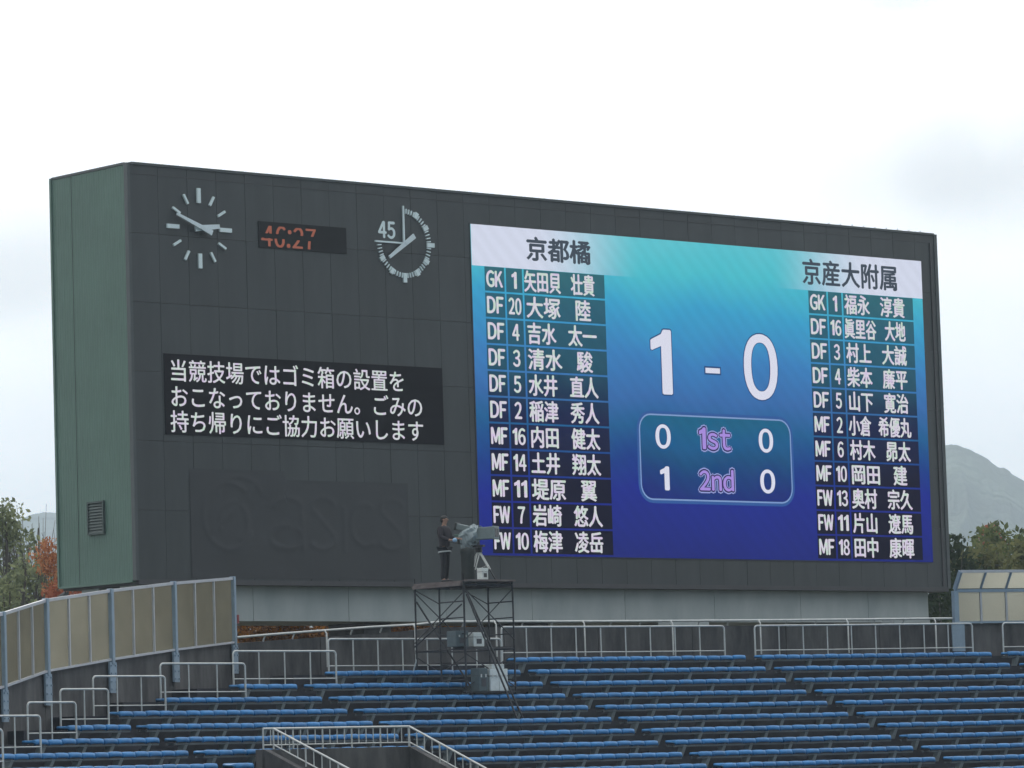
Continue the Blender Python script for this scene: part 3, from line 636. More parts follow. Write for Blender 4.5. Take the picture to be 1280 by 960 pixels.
text_on('team_name', '京産大附属', on_y(1001, 340, 0)[0], on_y(1120, 348, 0)[0]+.05, za, zb, -.044, M['ink'], ts, bold=.024, em=True)
def table(cols, ztop, zbot, rows):
    n = len(rows); hh = (ztop-zbot)/n
    for i, (pos, num, fam, giv) in enumerate(rows):
        z1 = ztop-hh*i; z0 = z1-hh+.055
        for (a, b) in cols: m = MB(); rect(m, a, b, z0, z1, -.042); m.build('table_cell', M['cell'], ts)
        (a, b), (c, d), (e, f) = cols; wd = b-a; zt, zb_ = z1-.13*hh, z0+.14*hh
        text_on('position_code', pos, a+wd*.07, b-wd*.08, zb_, zt, -.046, M['ledtxt'], ts, bold=.022)
        wd = d-c; k = .1 if len(num) == 2 else (.34 if num == '1' else .27)
        text_on('shirt_number', num, c+wd*k, d-wd*k, zb_, zt, -.046, M['ledtxt'], ts, bold=.018)
        key = (len(fam), len(giv)); wd = f-e
        u = {(2, 2): (.015, .375, .52, .88), (2, 1): (.015, .44, .615, .82), (3, 2): (.0, .455, .575, .875), (2, 3): (.01, .33, .43, .9)}[key]
        zt, zb_ = z1-.02*hh, z0+.04*hh
        text_on('player_name', fam, e+wd*u[0], e+wd*u[1], zb_, zt, -.046, M['ledtxt'], ts, bold=.019, em=True)
        text_on('player_name', giv, e+wd*u[2], e+wd*u[3], zb_, zt, -.046, M['ledtxt'], ts, bold=.019, em=True)
def X(px, py): return on_y(px, py, 0)[0]
zt = on_y(604, 333, 0)[2]
table([(X(604.2, 333), X(628.7, 333)), (X(630.8, 333), X(651, 335)), (X(653.2, 335), X(754, 345))], zt, SZ0+.01,
      [('GK', '1', '矢田貝', '壮貴'), ('DF', '20', '大塚', '陸'), ('DF', '4', '吉水', '太一'), ('DF', '3', '清水', '駿'), ('DF', '5', '水井', '直人'), ('DF', '2', '稲津', '秀人'),
       ('MF', '16', '内田', '健太'), ('MF', '14', '土井', '翔太'), ('MF', '11', '堤原', '翼'), ('FW', '7', '岩崎', '悠人'), ('FW', '10', '梅津', '凌岳')])
table([(X(1009, 364), X(1031.6, 366)), (X(1033.6, 366), X(1050.3, 367)), (X(1052.3, 367), X(1139.5, 373))], zt, SZ0+.01,
      [('GK', '1', '福永', '淳貴'), ('DF', '16', '眞里谷', '大地'), ('DF', '3', '村上', '大誠'), ('DF', '4', '柴本', '廉平'), ('DF', '5', '山下', '寛治'), ('MF', '2', '小倉', '希優丸'),
       ('MF', '6', '村木', '昴太'), ('MF', '10', '岡田', '建'), ('FW', '13', '奥村', '宗久'), ('FW', '11', '片山', '遼馬'), ('MF', '18', '田中', '康暉')])
# scores
def big(body, xa, ya, xb, yb, mt=None, bold=.035, ol=.035, name='score_digit'):
    xm, ym = (xa+xb)/2, (ya+yb)/2; x0, x1 = X(xa, ym), X(xb, ym); z0, z1 = on_y(xm, yb, 0)[2], on_y(xm, ya, 0)[2]
    h = z1-z0
    if mt: text_on(name+'_glow', body, x0-.075, x1+.075, z0-.075, z1+.075, -.0425, M['vglow'], ts, bold=bold+.075)
    text_on(name+'_outline', body, x0-ol, x1+ol, z0-ol, z1+ol, -.044, M['halo'] if mt is None else M['violetdk'], ts, bold=bold+ol)
    text_on(name, body, x0, x1, z0, z1, -.048, mt or M['score'], ts, bold=bold)
big('1', 812.5, 412, 838.5, 493); big('0', 928.5, 418, 970.5, 500, bold=.045)
x0, x1 = X(880.5, 463), X(898.5, 463); z = on_y(889, 463.5, 0)[2]
m = MB(); rect(m, x0-.05, x1+.05, z-.13, z+.13, -.044); m.build('dash_outline', M['halo'], ts); m = MB(); rect(m, x0, x1, z-.08, z+.08, -.048); m.build('score_dash', M['score'], ts)
big('0', 818, 530.5, 837, 561, bold=.028, ol=.02); big('0', 947, 536, 965, 566, bold=.028, ol=.02); big('1', 824, 583, 835.5, 613, ol=.02, bold=.028); big('0', 949, 587, 967.5, 617, bold=.028, ol=.02)
big('1st', 872.5, 535, 912, 562.5, M['violet'], .02, .04, 'period_label'); big('2nd', 873, 587, 916, 614, M['violet'], .02, .04, 'period_label')
x0, x1 = X(799.5, 570), X(987.5, 575); z1, z0 = on_y(893, 522, 0)[2], on_y(893, 626, 0)[2]
def rrect(x0, x1, z0, z1, r, n=6):
    p = []
    for cx, cz, a in ((x1-r, z1-r, 0), (x0+r, z1-r, 90), (x0+r, z0+r, 180), (x1-r, z0+r, 270)):
        for k in range(n+1): t = math.radians(a+90*k/n); p.append((cx+r*math.cos(t), cz+r*math.sin(t)))
    return p
def ringm(name, off0, off1, Y, mt):
    a, b = rrect(x0-off0, x1+off0, z0-off0, z1+off0, .45+off0), rrect(x0-off1, x1+off1, z0-off1, z1+off1, .45+off1); n = len(a); m = MB()
    m.add([(p[0], Y, p[1]) for p in a]+[(p[0], Y, p[1]) for p in b], [(i, n+i, n+(i+1) % n, (i+1) % n) for i in range(n)]); m.build(name, mt, ts)
m = MB(); p = rrect(x0, x1, z0, z1, .45); m.add([(a[0], -.0405, a[1]) for a in p], [tuple(range(len(p)))[::-1]]); m.build('period_box', M['scrline'], ts)
ringm('box_glow', .02, .12, -.041, emis('screen_glow', lin((48, 88, 150)), 1)); ringm('box_outline', -.015, .03, -.043, M['boxline'])

# plinth beam and piers
pl = thing('scoreboard_plinth', 'pale grey concrete plinth beam carrying the scoreboard', 'plinth', (16, 1.2, 11))
bx0, bx1 = .9, 31.35; zbm = 12.72; cuts = [bx0, 4.2, 7.6, 11.2, 14.5, 18.2, 21.9, 25.6, 28.6, bx1]
for a, b_ in zip(cuts[:-1], cuts[1:]):
    m = MB(); m.box(a+.008, b_-.008, .35, 2.9, zbm+random.uniform(0, .004), ZB-.123); m.build('beam_section', M['plinth'], pl)
for x in (3, 9, 15, 21, 27, 30.6): m = MB(); m.box(x-.5, x+.5, .8, 2.4, 10.8, zbm-.004); m.build('pier', M['concrete'], pl)
for ya, yb in ((.25, 1.0), (1.95, 2.75)): m = MB(); m.box(.15, .89, ya, yb, 12.4, ZB-.124); m.build('bearing_block', M['plinth'], pl)
for xc in (838, 1118):
    P = on_cyl(xc, 780, WR+1.0); m = MB(); m.box(P[0], P[0]+1.5, P[1], P[1]+.5, 10.9, 12.43); tag(m.build('concrete_block', M['plinth'], None), 'low pale concrete block showing above the wall rail, %s' % ('below the middle of the team screen' if xc == 838 else 'below the right end of the scoreboard'), 'block', 'concrete blocks behind the wall')
# bank the board stands on
m = MB(); m.add([(-14, -5.2, 11.0), (45, -6.9, 11.0), (45, 14, 11.0), (-6, 14, 11.0), (-30, -14, 9.0), (-30, 30, 0), (70, 40, 0), (70, -12, 9.), (45, -6.9, 0), (-14, -5.2, 0), (-30, -14, 0)],
              [(0, 1, 2, 3), (0, 3, 5, 4), (3, 2, 6, 5), (2, 1, 7, 6), (0, 4, 10, 9), (1, 0, 9, 8)])
struct(m.build('bank', M['bank']))

# ------------------------------------------------------------------ foliage
def leafmat(name, c1, c2, tr=.35):
    m = bpy.data.materials.new(name); m.use_nodes = True; nt = m.node_tree; nt.nodes.clear(); L = nt.links.new
    g = N(nt, 'ShaderNodeNewGeometry'); r = N(nt, 'ShaderNodeValToRGB'); r.color_ramp.elements[0].color = (*c1, 1); r.color_ramp.elements[1].color = (*c2, 1); L(g.outputs['Random Per Island'], r.inputs[0])
    d = N(nt, 'ShaderNodeBsdfDiffuse'); t = N(nt, 'ShaderNodeBsdfTranslucent'); mx = N(nt, 'ShaderNodeMixShader'); mx.inputs[0].default_value = tr; o = N(nt, 'ShaderNodeOutputMaterial')
    for q in (d, t): L(r.outputs[0], q.inputs[0])
    L(d.outputs[0], mx.inputs[1]); L(t.outputs[0], mx.inputs[2]); L(mx.outputs[0], o.inputs[0]); return m
def leaves(centres, radii, n, size, rng):
    """cloud of folded leaf quads gathered round clump centres"""
    centres = np.array(centres, float); radii = np.array(radii, float); k = rng.integers(0, len(centres), n) if len(centres) > 0 else []
    w8 = radii**2; k = rng.choice(len(centres), n, p=w8/w8.sum())
    u = rng.normal(size=(n, 3)); u /= np.linalg.norm(u, axis=1)[:, None]; rr = radii[k]*rng.uniform(.35, 1.08, n)
    c = centres[k]+u*rr[:, None]*np.array([1, 1, .78]); a = rng.normal(size=(n, 3)); a /= np.linalg.norm(a, axis=1)[:, None]; b = np.cross(a, rng.normal(size=(n, 3))); b /= np.linalg.norm(b, axis=1)[:, None]
    s = size*rng.uniform(.5, 1.3, n)[:, None]; v = np.stack([c-a*s, c+b*s*.5, c+a*s, c-b*s*.5], 1).reshape(-1, 3)
    return v, np.arange(4*n).reshape(-1, 4)
def leaf_obj(name, v, f, mt, parent):
    off = np.array(root_off(parent)); me = bpy.data.meshes.new(name); me.from_pydata((v-off).tolist(), [], f.tolist()); me.materials.append(mt); me.update()
    o = bpy.data.objects.new(name, me); COL.objects.link(o); o.parent = parent; return o
def tree(name, label, base, h, spread, nclump, nleaf, size, mt, seed, group=None, crown0=.35, bare=False, clump=.2, trunk_r=None):
    rng = np.random.default_rng(seed); base = np.array(base, float); root = thing(name, label, 'tree', base, group); tr_ = trunk_r or h*.018
    m = MB(); top = base+np.array([rng.normal()*.3, rng.normal()*.3, h*.82]); spine = [base+(top-base)*k/6+np.array([rng.normal()*.06*h*.1, rng.normal()*.06*h*.1, 0])*(k > 0) for k in range(7)]
    m.tube(spine, .1, 8, radii=[tr_*(1-.13*k) for k in range(7)])
    cs, rs = [], []
    for k in range(nclump):
        u = rng.uniform(crown0, 1) if k else 1; a = rng.uniform(0, 2*PI); prof = math.sin(PI*min(1, max(.12, (u-crown0)/(1-crown0)*.82+.16)))**.6
        rad = spread*prof*rng.uniform(.45, 1); c = base+np.array([rad*math.cos(a), rad*math.sin(a), h*u*.97]); cs.append(c); rs.append(h*clump*rng.uniform(.35, .75))
        j = min(5, int(u*5)); s0 = spine[max(1, j-1)]; mid = (s0+c)/2+rng.normal(size=3)*.15*spread*.4
        m.tube([s0, mid, c], .05, 5, radii=[tr_*.42, tr_*.24, tr_*.07], cap=False)
        for _ in range(4 if bare else 1):
            e = c+rng.normal(size=3)*h*(.045 if bare else .02); m.tube([mid, (mid+e)/2+rng.normal(size=3)*.1, e], .02, 4, radii=[tr_*.16, tr_*.09, tr_*.025], cap=False)
            if bare:
                for __ in range(5): e2 = e+rng.normal(size=3)*h*.022; m.tube([(mid+e)/2, e2], .01, 3, radii=[tr_*.07, tr_*.02], cap=False)
    m.build('trunk', M['bark'], root)
    if nleaf:
        v, f = leaves(cs, rs, nleaf, size, rng); leaf_obj('crown', v, f, mt, root)
    return root
M['lf_green'] = leafmat('leaf_green', (.06, .08, .03), (.16, .19, .07)); M['lf_olive'] = leafmat('leaf_olive', (.08, .09, .04), (.2, .2, .08))
M['lf_orange'] = leafmat('leaf_orange', (.3, .11, .05), (.62, .3, .14)); M['lf_red'] = leafmat('leaf_red', (.25, .07, .04), (.42, .16, .09)); M['lf_rust'] = leafmat('leaf_rust', (.1, .05, .015), (.5, .22, .04)); M['lf_hazed'] = leafmat('leaf_green_hazed', (.13, .16, .1), (.34, .37, .2)); M['lf_dark'] = leafmat('leaf_dark', (.02, .035, .016), (.05, .07, .03))  # grey-green leaves of the left trees: haze is painted in as a lighter colour
def tree_at(px, pytop, dist, **k):
    P = at_depth(px, pytop, dist); h = P[2]; return dict(base=(P[0], P[1], 0), h=h, **k)
def T(name, label, px, pyt, dist, spread, nclump, nleaf, size, mt, seed, **k):
    P = at_depth(px, pyt, dist); return tree(name, label, (P[0], P[1], 0), P[2], spread, nclump, nleaf, size, mt, seed, **k)
T('broadleaf_tree', 'green broadleaf tree cut by the left edge of the picture', -8, 616, 150, 2.2, 30, 5200, .11, M['lf_hazed'], 3, crown0=.5, clump=.07)
T('broadleaf_tree', 'low yellow-green tree beside the left edge, in front of the taller one', 22, 690, 146, 1.5, 18, 3600, .11, M['lf_hazed'], 4, crown0=.5, clump=.09)
T('autumn_tree', 'orange-leaved autumn tree against the green side of the scoreboard', 66, 662, 140, 1.0, 24, 3600, .075, M['lf_orange'], 12, crown0=.66, clump=.05, trunk_r=.13)
T('bare_tree', 'bare-branched tree between the green tree and the scoreboard', 55, 640, 156, 2.4, 30, 0, .1, None, 8, crown0=.7, bare=True, trunk_r=.34)
T('autumn_tree', 'small red-orange tree glimpsed under the left corner of the scoreboard', 84, 733, 136, 1.6, 14, 2500, .13, M['lf_red'], 21, crown0=.7, clump=.08, trunk_r=.1)
G = 'trees beyond the right-hand fence'
for px, pyt, dist, sp, nc, nl, mt, seed, lab in [
    (1194, 664, 165, 1.5, 20, 6000, 'lf_dark', 31, 'narrow dark tree touching the right edge of the scoreboard'),
    (1212, 688, 176, 3.2, 26, 8000, 'lf_olive', 32, 'low olive tree just right of the scoreboard'),
    (1228, 668, 198, 2.6, 26, 7000, 'lf_green', 33, 'rounded tree in the gap left of the tallest right-hand tree'),
    (1262, 652, 185, 3.6, 44, 15000, 'lf_green', 34, 'tallest broad green tree at the right, above the cranked fence'),
    (1292, 676, 172, 3.2, 30, 9000, 'lf_olive', 35, 'olive tree at the right edge of the picture'),
    (1330, 664, 190, 4, 34, 9000, 'lf_green', 36, 'green tree just past the right edge of the picture')]:
    T('broadleaf_tree', lab, px, pyt, dist, sp, nc, nl, .17, M[mt], seed, group=G, crown0=.3, clump=.11)
T('autumn_tree', 'small tree with a reddish top behind the tallest green tree', 1236, 650, 206, .9, 12, 1500, .13, M['lf_red'], 41, crown0=.8, clump=.045)
T('broadleaf_tree', 'dark tree behind the gap right of the plinth', 1176, 728, 160, 3, 26, 8000, .17, M['lf_dark'], 42, crown0=.25, clump=.13)
# shrubs in autumn colour under the plinth
for i in range(18):
    px = 298+i*18.5; P = at_depth(px, 776+random.uniform(-3, 4), FPX/42.0); rng = np.random.default_rng(60+i); z = 11.0; hh = P[2]-z+.25
    lab = 'orange-leaved autumn shrub under the plinth, %s' % ('nearest the yellowed fence' if i == 0 else 'nearest the scaffold tower' if i == 17 else '%s counted from the fence' % (ORD+['fifteenth', 'sixteenth', 'seventeenth'])[i])
    s = thing('autumn_shrub', lab, 'shrub', (P[0], P[1], z), 'autumn shrubs under the plinth')
    m = MB()
    cs = []
    for k in range(7):
        e = np.array([P[0]+rng.normal()*.35, P[1]+rng.normal()*.3, z+hh*rng.uniform(.5, .95)]); cs.append(e); m.tube([(P[0]+rng.normal()*.05, P[1], z), (e+np.array([P[0], P[1], z]))/2, e], .02, 4, radii=[.03, .02, .008])
    m.build('stems', M['bark'], s); v, f = leaves(cs, [.5]*7, 1700, .075, rng); leaf_obj('foliage', v, f, M['lf_rust'], s)

# grey ribbed roof low behind the left fence
P = at_depth(8, 800, 133); Q = at_depth(86, 738, 133); rf = thing('shed_roof', 'grey sloping shed roof behind the far left fence', 'shed', (P[0], P[1], 10))
m = MB(); e = np.array([2.2, 3.6, .0]); a, b_ = P, Q
m.hexa([a-(0, 0, .12), b_-(0, 0, .12), b_+e-(0, 0, .12), a+e-(0, 0, .12), a, b_, b_+e, a+e]); m.build('roof', M['roof'], rf)
for k in range(9):
    u = a+(b_-a)*(k+.5)/9; m = MB(); m.bar(u+(0, 0, .03), u+e+(0, 0, .03), .05, .05); m.build('roof_rib', M['roof'], rf)
m = MB(); m.hexa([(a[0], a[1]+.3, 0), (b_[0], b_[1]+.3, 0), (b_[0]+1, b_[1]+3, 0), (a[0]+1, a[1]+3, 0), (a[0], a[1]+.3, a[2]-.15), (b_[0], b_[1]+.3, b_[2]-.15), (b_[0]+1, b_[1]+3, b_[2]-.15), (a[0]+1, a[1]+3, a[2]-.15)]); m.build('wall', M['concrete'], rf)

# ------------------------------------------------------------------ hills
def hill(name, prof, dist, depth, mt, seed):
    rng = np.random.default_rng(seed); prof = sorted(prof); xs = np.array([p[0] for p in prof], float); yy = np.array([p[1] for p in prof], float)
    nx, ny = 260, 60; px = np.linspace(xs[0], xs[-1], nx); top = np.interp(px, xs, yy)
    rough = np.convolve(rng.normal(size=nx+8), np.ones(9)/9, 'valid')*1.2+rng.normal(size=nx)*.35
    v = []
    def grid(a, b):
        gq = rng.normal(size=(a, b)); ii = np.linspace(0, a-1.001, ny+1); jj = np.linspace(0, b-1.001, nx); i0, j0 = ii.astype(int), jj.astype(int); fi, fj = (ii-i0)[:, None], (jj-j0)[None]
        fi, fj = fi*fi*(3-2*fi), fj*fj*(3-2*fj)
        return gq[i0][:, j0]*(1-fi)*(1-fj)+gq[i0+1][:, j0]*fi*(1-fj)+gq[i0][:, j0+1]*(1-fi)*fj+gq[i0+1][:, j0+1]*fi*fj
    fold = grid(5, 14)*.05+grid(9, 34)*.03+grid(24, 110)*.012
    for j in range(ny+1):
        u = j/ny
        for i in range(nx):
            gully = -abs(float(fold[j, i])); P = at_depth(px[i], top[i]+rough[i], dist); hgt = max(P[2], 3); s = u**.85
            dd = np.array([P[0]-CAM[0], P[1]-CAM[1]]); dd /= np.linalg.norm(dd)
            v.append((P[0]-dd[0]*depth*(1-u), P[1]-dd[1]*depth*(1-u), hgt*(s+gully*(1-u)*min(1, u*3)*2.2)-(2 if j == 0 else 0)))
    n0 = len(v)
    for i in range(nx): x, y, z = v[ny*nx+i]; dd = np.array([x-CAM[0], y-CAM[1]]); dd /= np.linalg.norm(dd); v.append((x+dd[0]*depth, y+dd[1]*depth, -2))
    m = MB(); m.add(v, [(j*nx+i, j*nx+i+1, (j+1)*nx+i+1, (j+1)*nx+i) for j in range(ny+1) for i in range(nx-1)], True); return struct(m.build(name, mt))
M['wood'] = mat('wooded_hill', (.05, .075, .045), .95, var=.5, scale=.012, bump=1, bscale=.05, dark=(.02, .035, .022))
M['wood'].node_tree.nodes['Bump'].inputs['Distance'].default_value = 12
hill('wooded_hill', [(900, 800), (1000, 660), (1080, 600), (1130, 572), (1182, 556), (1196, 556), (1212, 562), (1232, 572), (1248, 584), (1256, 584), (1268, 594), (1290, 606), (1360, 640), (1460, 690), (1600, 790)], 2600, 900, M['wood'], 5)
hill('far_hill', [(-700, 760), (-400, 690), (-200, 668), (-60, 652), (0, 655), (18, 652), (40, 643), (60, 641), (78, 642), (120, 640), (200, 650), (400, 720), (560, 800)], 3300, 900, M['wood'], 6)

# ------------------------------------------------------------------ scaffold tower
P0 = at_depth(579, 725.5, FPX/49.5); DZ = P0[2]; LX, LY = 1.65, 1.9
def loc(a, b, z=0): return np.array([P0[0]+a, P0[1]+b, DZ+z])
def floor_at(P):
    R = math.hypot(P[0]-ARC[0], P[1]-ARC[1]); r = max(1, min(14, int(math.floor((row_R(1)+.43-R)/TREAD))+1)); return seat_z(r)-.42
sf = thing('scaffold_tower', 'dark steel scaffold tower with a wooden deck standing among the blue benches', 'scaffold', loc(LX/2, LY/2, -2.9))
ends = {}
for a in (0, LX):
    for b in (0, LY/2, LY):
        z = floor_at(loc(a, b))-DZ; ends[(a, b)] = z; m = MB(); corner = b != LY/2
        m.tube([loc(a, b, .14 if b == LY and a == 0 else -.02), loc(a, b, z if corner else -3.0 if z < -3 else z)], .024, 8)
        m.tube([loc(a, b, -.12), loc(a, b, -.2)], .034, 8); m.tube([loc(a, b, -1.68), loc(a, b, -1.78)], .034, 8); m.build('upright', M['scaf'], sf)
        m = MB(); m.box(*(lambda q: (q[0]-.07, q[0]+.07, q[1]-.07, q[1]+.07, q[2]+.002, q[2]+.02))(loc(a, b, z))); m.build('base_plate', M['scaf'], sf)
for a in (0, LX):
    for zz in (-.07, -1.72): m = MB(); m.tube([loc(a, 0, zz), loc(a, LY, zz)], .022, 8); m.build('transom', M['scaf'], sf)
    for zz in (-.52, -.93, -1.34): m = MB(); m.tube([loc(a, 0, zz), loc(a, LY/2, zz)], .018, 6); m.build('rung', M['scaf'], sf)
    for zz in (-2.1, -2.5): m = MB(); m.tube([loc(a, 0, zz), loc(a, LY/2, zz)], .018, 6); m.build('rung', M['scaf'], sf)
    m = MB(); m.tube([loc(a, LY/2, -.55), loc(a, LY, -.15)], .014, 6); m.build('gusset_bar', M['scaf'], sf)
for b in (0, LY):
    for zz in (-.1, -1.72, ): m = MB(); m.tube([loc(0, b, zz), loc(LX, b, zz)], .022, 8); m.build('ledger', M['scaf'], sf)
    for (z1, z2) in ((-.2, -1.5), (-1.85, -2.7)):
        y = b+(.03 if b else -.03)
        m = MB(); m.tube([loc(0, y, z1), loc(LX, y, z2)], .014, 6); m.build('cross_brace', M['scaf'], sf)
        m = MB(); m.tube([loc(0, y+.03, z2), loc(LX, y+.03, z1)], .014, 6); m.build('cross_brace', M['scaf'], sf)
def stay(p, q, nm='raking_stay', r=.024, mt='scaf'):
    m = MB(); m.tube([p, q], r, 8); m.build(nm, M[mt], sf)
def foot(a, b): P = loc(a, b); P[2] = floor_at(P)+.02; return P
stay(loc(.04, -.05, -.25), foot(.9, -1.35)); stay(loc(.02, -.09, -.35), foot(.55, -1.5))
stay(loc(.0, LY-.05, -.45), foot(.45, -.2)); stay(loc(-.06, .02, -.6), loc(-.06, LY, -1.6), r=.02)
stay(loc(0, LY, -1.9), foot(-.25, LY+.05), 'foot_brace', .02, 'bracket')
# deck
for k in range(4):
    b0 = .02+k*(LY-.04)/4; m = MB(); m.box(P0[0]-.06, P0[0]+LX+.06, P0[1]+b0+.006, P0[1]+b0+(LY-.04)/4-.006, DZ-.045+k*.002, DZ+k*.002); m.build('deck_plank', M['deck'], sf)
m = MB(); m.box(P0[0]+.03, P0[0]+LX, P0[1]-.13, P0[1]+.015, DZ-.02, DZ+.025); m.build('deck_plank', M['deck'], sf)
for a in (-.05, .45, 1.2, LX): m = MB(); m.box(P0[0]+a-.04, P0[0]+a+.04, P0[1]+.03, P0[1]+LY, DZ-.13, DZ-.047); m.build('deck_joist', M['deck'], sf)
m = MB(); m.box(P0[0]-.04, P0[0]+.02, P0[1], P0[1]+LY, DZ-.10, DZ-.048); m.build('deck_edge', M['deck'], sf)
m = MB(); m.box(P0[0]+.0, P0[0]+LX, P0[1]+.12, P0[1]+.45, DZ-1.70, DZ-1.665); m.build('lower_plank', M['scaf'], sf)

def case(name, label, a, b, z, sx, sy, sz, mt, panel=None, cat='equipment case', parts=True):
    c = loc(a, b, z); r = thing(name, label, cat, c, 'broadcast boxes on the scaffold tower')
    m = MB(); m.box(c[0]-sx/2, c[0]+sx/2, c[1]-sy/2, c[1]+sy/2, c[2], c[2]+sz); m.build('body', M[mt], r, .012)
    m = MB(); m.box(c[0]-sx/2-.004, c[0]+sx/2+.004, c[1]-sy/2-.004, c[1]+sy/2+.004, c[2]+sz*.66, c[2]+sz*.69); m.build('lid_seam', M['trim'], r)
    for k in (-.25, .25): m = MB(); m.box(c[0]+sx*k-.02, c[0]+sx*k+.02, c[1]-sy/2-.018, c[1]-sy/2-.005, c[2]+sz*.6, c[2]+sz*.74); m.build('latch', M['railing'], r)
    if panel: m = MB(); m.box(c[0]-sx*.22, c[0]+sx*.24, c[1]-sy/2-.01, c[1]-sy/2+.0, c[2]+sz*.2, c[2]+sz*.55); m.build('front_plate', M[panel], r)
    m = MB(); m.tube([(c[0]-sx*.2, c[1], c[2]+sz), (c[0]-sx*.15, c[1], c[2]+sz+.04), (c[0]+sx*.15, c[1], c[2]+sz+.04), (c[0]+sx*.2, c[1], c[2]+sz)], .01, 6); m.build('handle', M['cable'], r)
    return r
case('monitor_case', 'blue-grey case on the lower plank of the scaffold tower', .0, .28, -1.664, .42, .36, .40, 'case_dk', 'trimdk')
case('pale_case', 'pale box beside the blue-grey case on the lower plank', .58, .28, -1.664, .36, .3, .36, 'case_lt', 'trimdk')
f1 = floor_at(loc(.75, -.1))-DZ
case('camera_case', 'blue-grey case standing left of the two pale boxes at the tower foot', .42, -.02, -2.80, .3, .32, .58, 'case_dk', 'trimdk')
case('pale_case', 'left one of the two tall pale boxes at the tower foot', .78, -.04, -2.80, .29, .32, .56, 'case_lt')
case('pale_case', 'right one of the two tall pale boxes at the tower foot', 1.09, -.03, -2.80, .29, .32, .56, 'case_lt')
case('small_pale_case', 'small pale box lying on top of the two tall pale boxes', .93, -.03, -2.235, .42, .28, .11, 'case_lt')
m = MB(); m.box(P0[0]+.0, P0[0]+LX, P0[1]-.2, P0[1]+.15, DZ-2.84, DZ-2.803); m.build('lower_plank', M['scaf'], sf)
case('battery_box', 'small white box on the deck by the camera tripod', .76, .12, .027, .21, .2, .30, 'case_lt', 'trimdk')

# television camera on its tripod, wrapped in a plastic cover
Fd = np.array([.35, -.937, 0]); Sd = np.array([.937, .35, 0]); HX, HB = 1.08, .6
def cl(f, s, z): return loc(HX, HB, z)+Fd*f+Sd*s
tp = thing('camera_tripod', 'pale-legged tripod standing on the deck under the camera', 'tripod', loc(HX, HB, 0))
for k, (f, s) in enumerate(((-.5, -.1), (.5, -.05), (-.02, -.42))):
    m = MB(); a = cl(0, 0, .80); b_ = cl(f, s, .01); mid = a+(b_-a)*.62; o_ = np.cross((b_-a)/np.linalg.norm(b_-a), UPV); o_ /= np.linalg.norm(o_)
    m.tube([a+o_*.035, mid+o_*.03], .019, 6); m.tube([a-o_*.035, mid-o_*.03], .019, 6); lg = m.build('leg', M['railing'], tp)
    m = MB(); m.tube([mid-(b_-a)*.08, b_], .017, 6); m.ellips(b_, (.035, 0, 0), (0, .035, 0), (0, 0, .012)); m.build('lower_section', M['cable'], lg)
for (f, s), (f2, s2) in zip(((-.16, -.1), (.21, -.05)), ((-.02, 0), (0, 0))): m = MB(); m.tube([cl(f, s, .40), cl(f2, s2, .34)], .01, 6); m.build('spreader', M['railing'], tp)
m = MB(); m.tube([cl(0, 0, .76), cl(0, 0, .83)], .09, 12); m.ellips(cl(0, 0, .86), (.085, 0, 0), (0, .085, 0), (0, 0, .06)); m.obox(cl(0, 0, .92), Fd, Sd, UPV, .3, .14, .05); m.build('fluid_head', M['cable'], tp)
tv = thing('television_camera', 'big television camera with a box lens, partly wrapped in plastic', 'camera', cl(0, 0, .94))
def ob(name, f, s, z, lf, ls, lz, mt, tilt=0, parent=None, bev=.015):
    m = MB(); F2 = Fd*math.cos(tilt)+UPV*math.sin(tilt); U2 = -Fd*math.sin(tilt)+UPV*math.cos(tilt); m.obox(cl(f, s, z), F2, Sd, U2, lf, ls, lz); return m.build(name, mt, parent or tv, bev)
M['cam_grey'] = mat('camera_grey', (.16, .2, .2), .5, var=.1, scale=9); M['cam_dk'] = mat('camera_dark', (.03, .035, .035), .5); M['cam_green'] = mat('camera_green_grey', (.1, .17, .15), .5, var=.1, scale=9)
ob('body', -.3, 0, 1.12, .52, .22, .26, M['cam_dk']); lens = ob('box_lens', .22, 0, 1.235, .52, .27, .31, M['cam_grey'], .0)
ob('lens_hood', .5, 0, 1.235, .06, .3, .34, M['cam_grey'], parent=lens); ob('lens_glass', .532, 0, 1.235, .01, .2, .22, mat('lens_glass', (.01, .012, .015), .05), parent=lens)
vf = ob('viewfinder', -.42, -.02, 1.41, .34, .2, .15, M['cam_grey'], -.25); ob('viewfinder_hood', -.6, -.02, 1.455, .06, .24, .19, M['cam_dk'], -.25, vf); ob('viewfinder_arm', -.32, .02, 1.29, .06, .05, .14, M['cam_dk'])
ob('side_panel', -.48, -.13, 1.19, .3, .04, .12, M['cam_green']); ob('top_handle', -.15, 0, 1.34, .3, .04, .03, M['cam_dk'], bev=.008)
for s in (-.16, .16):
    m = MB(); m.tube([cl(-.12, s*.6, .93), cl(-.45, s, 1.0), cl(-.72, s*1.15, 1.05)], .012, 6); m.build('pan_bar', M['cam_dk'], tv)
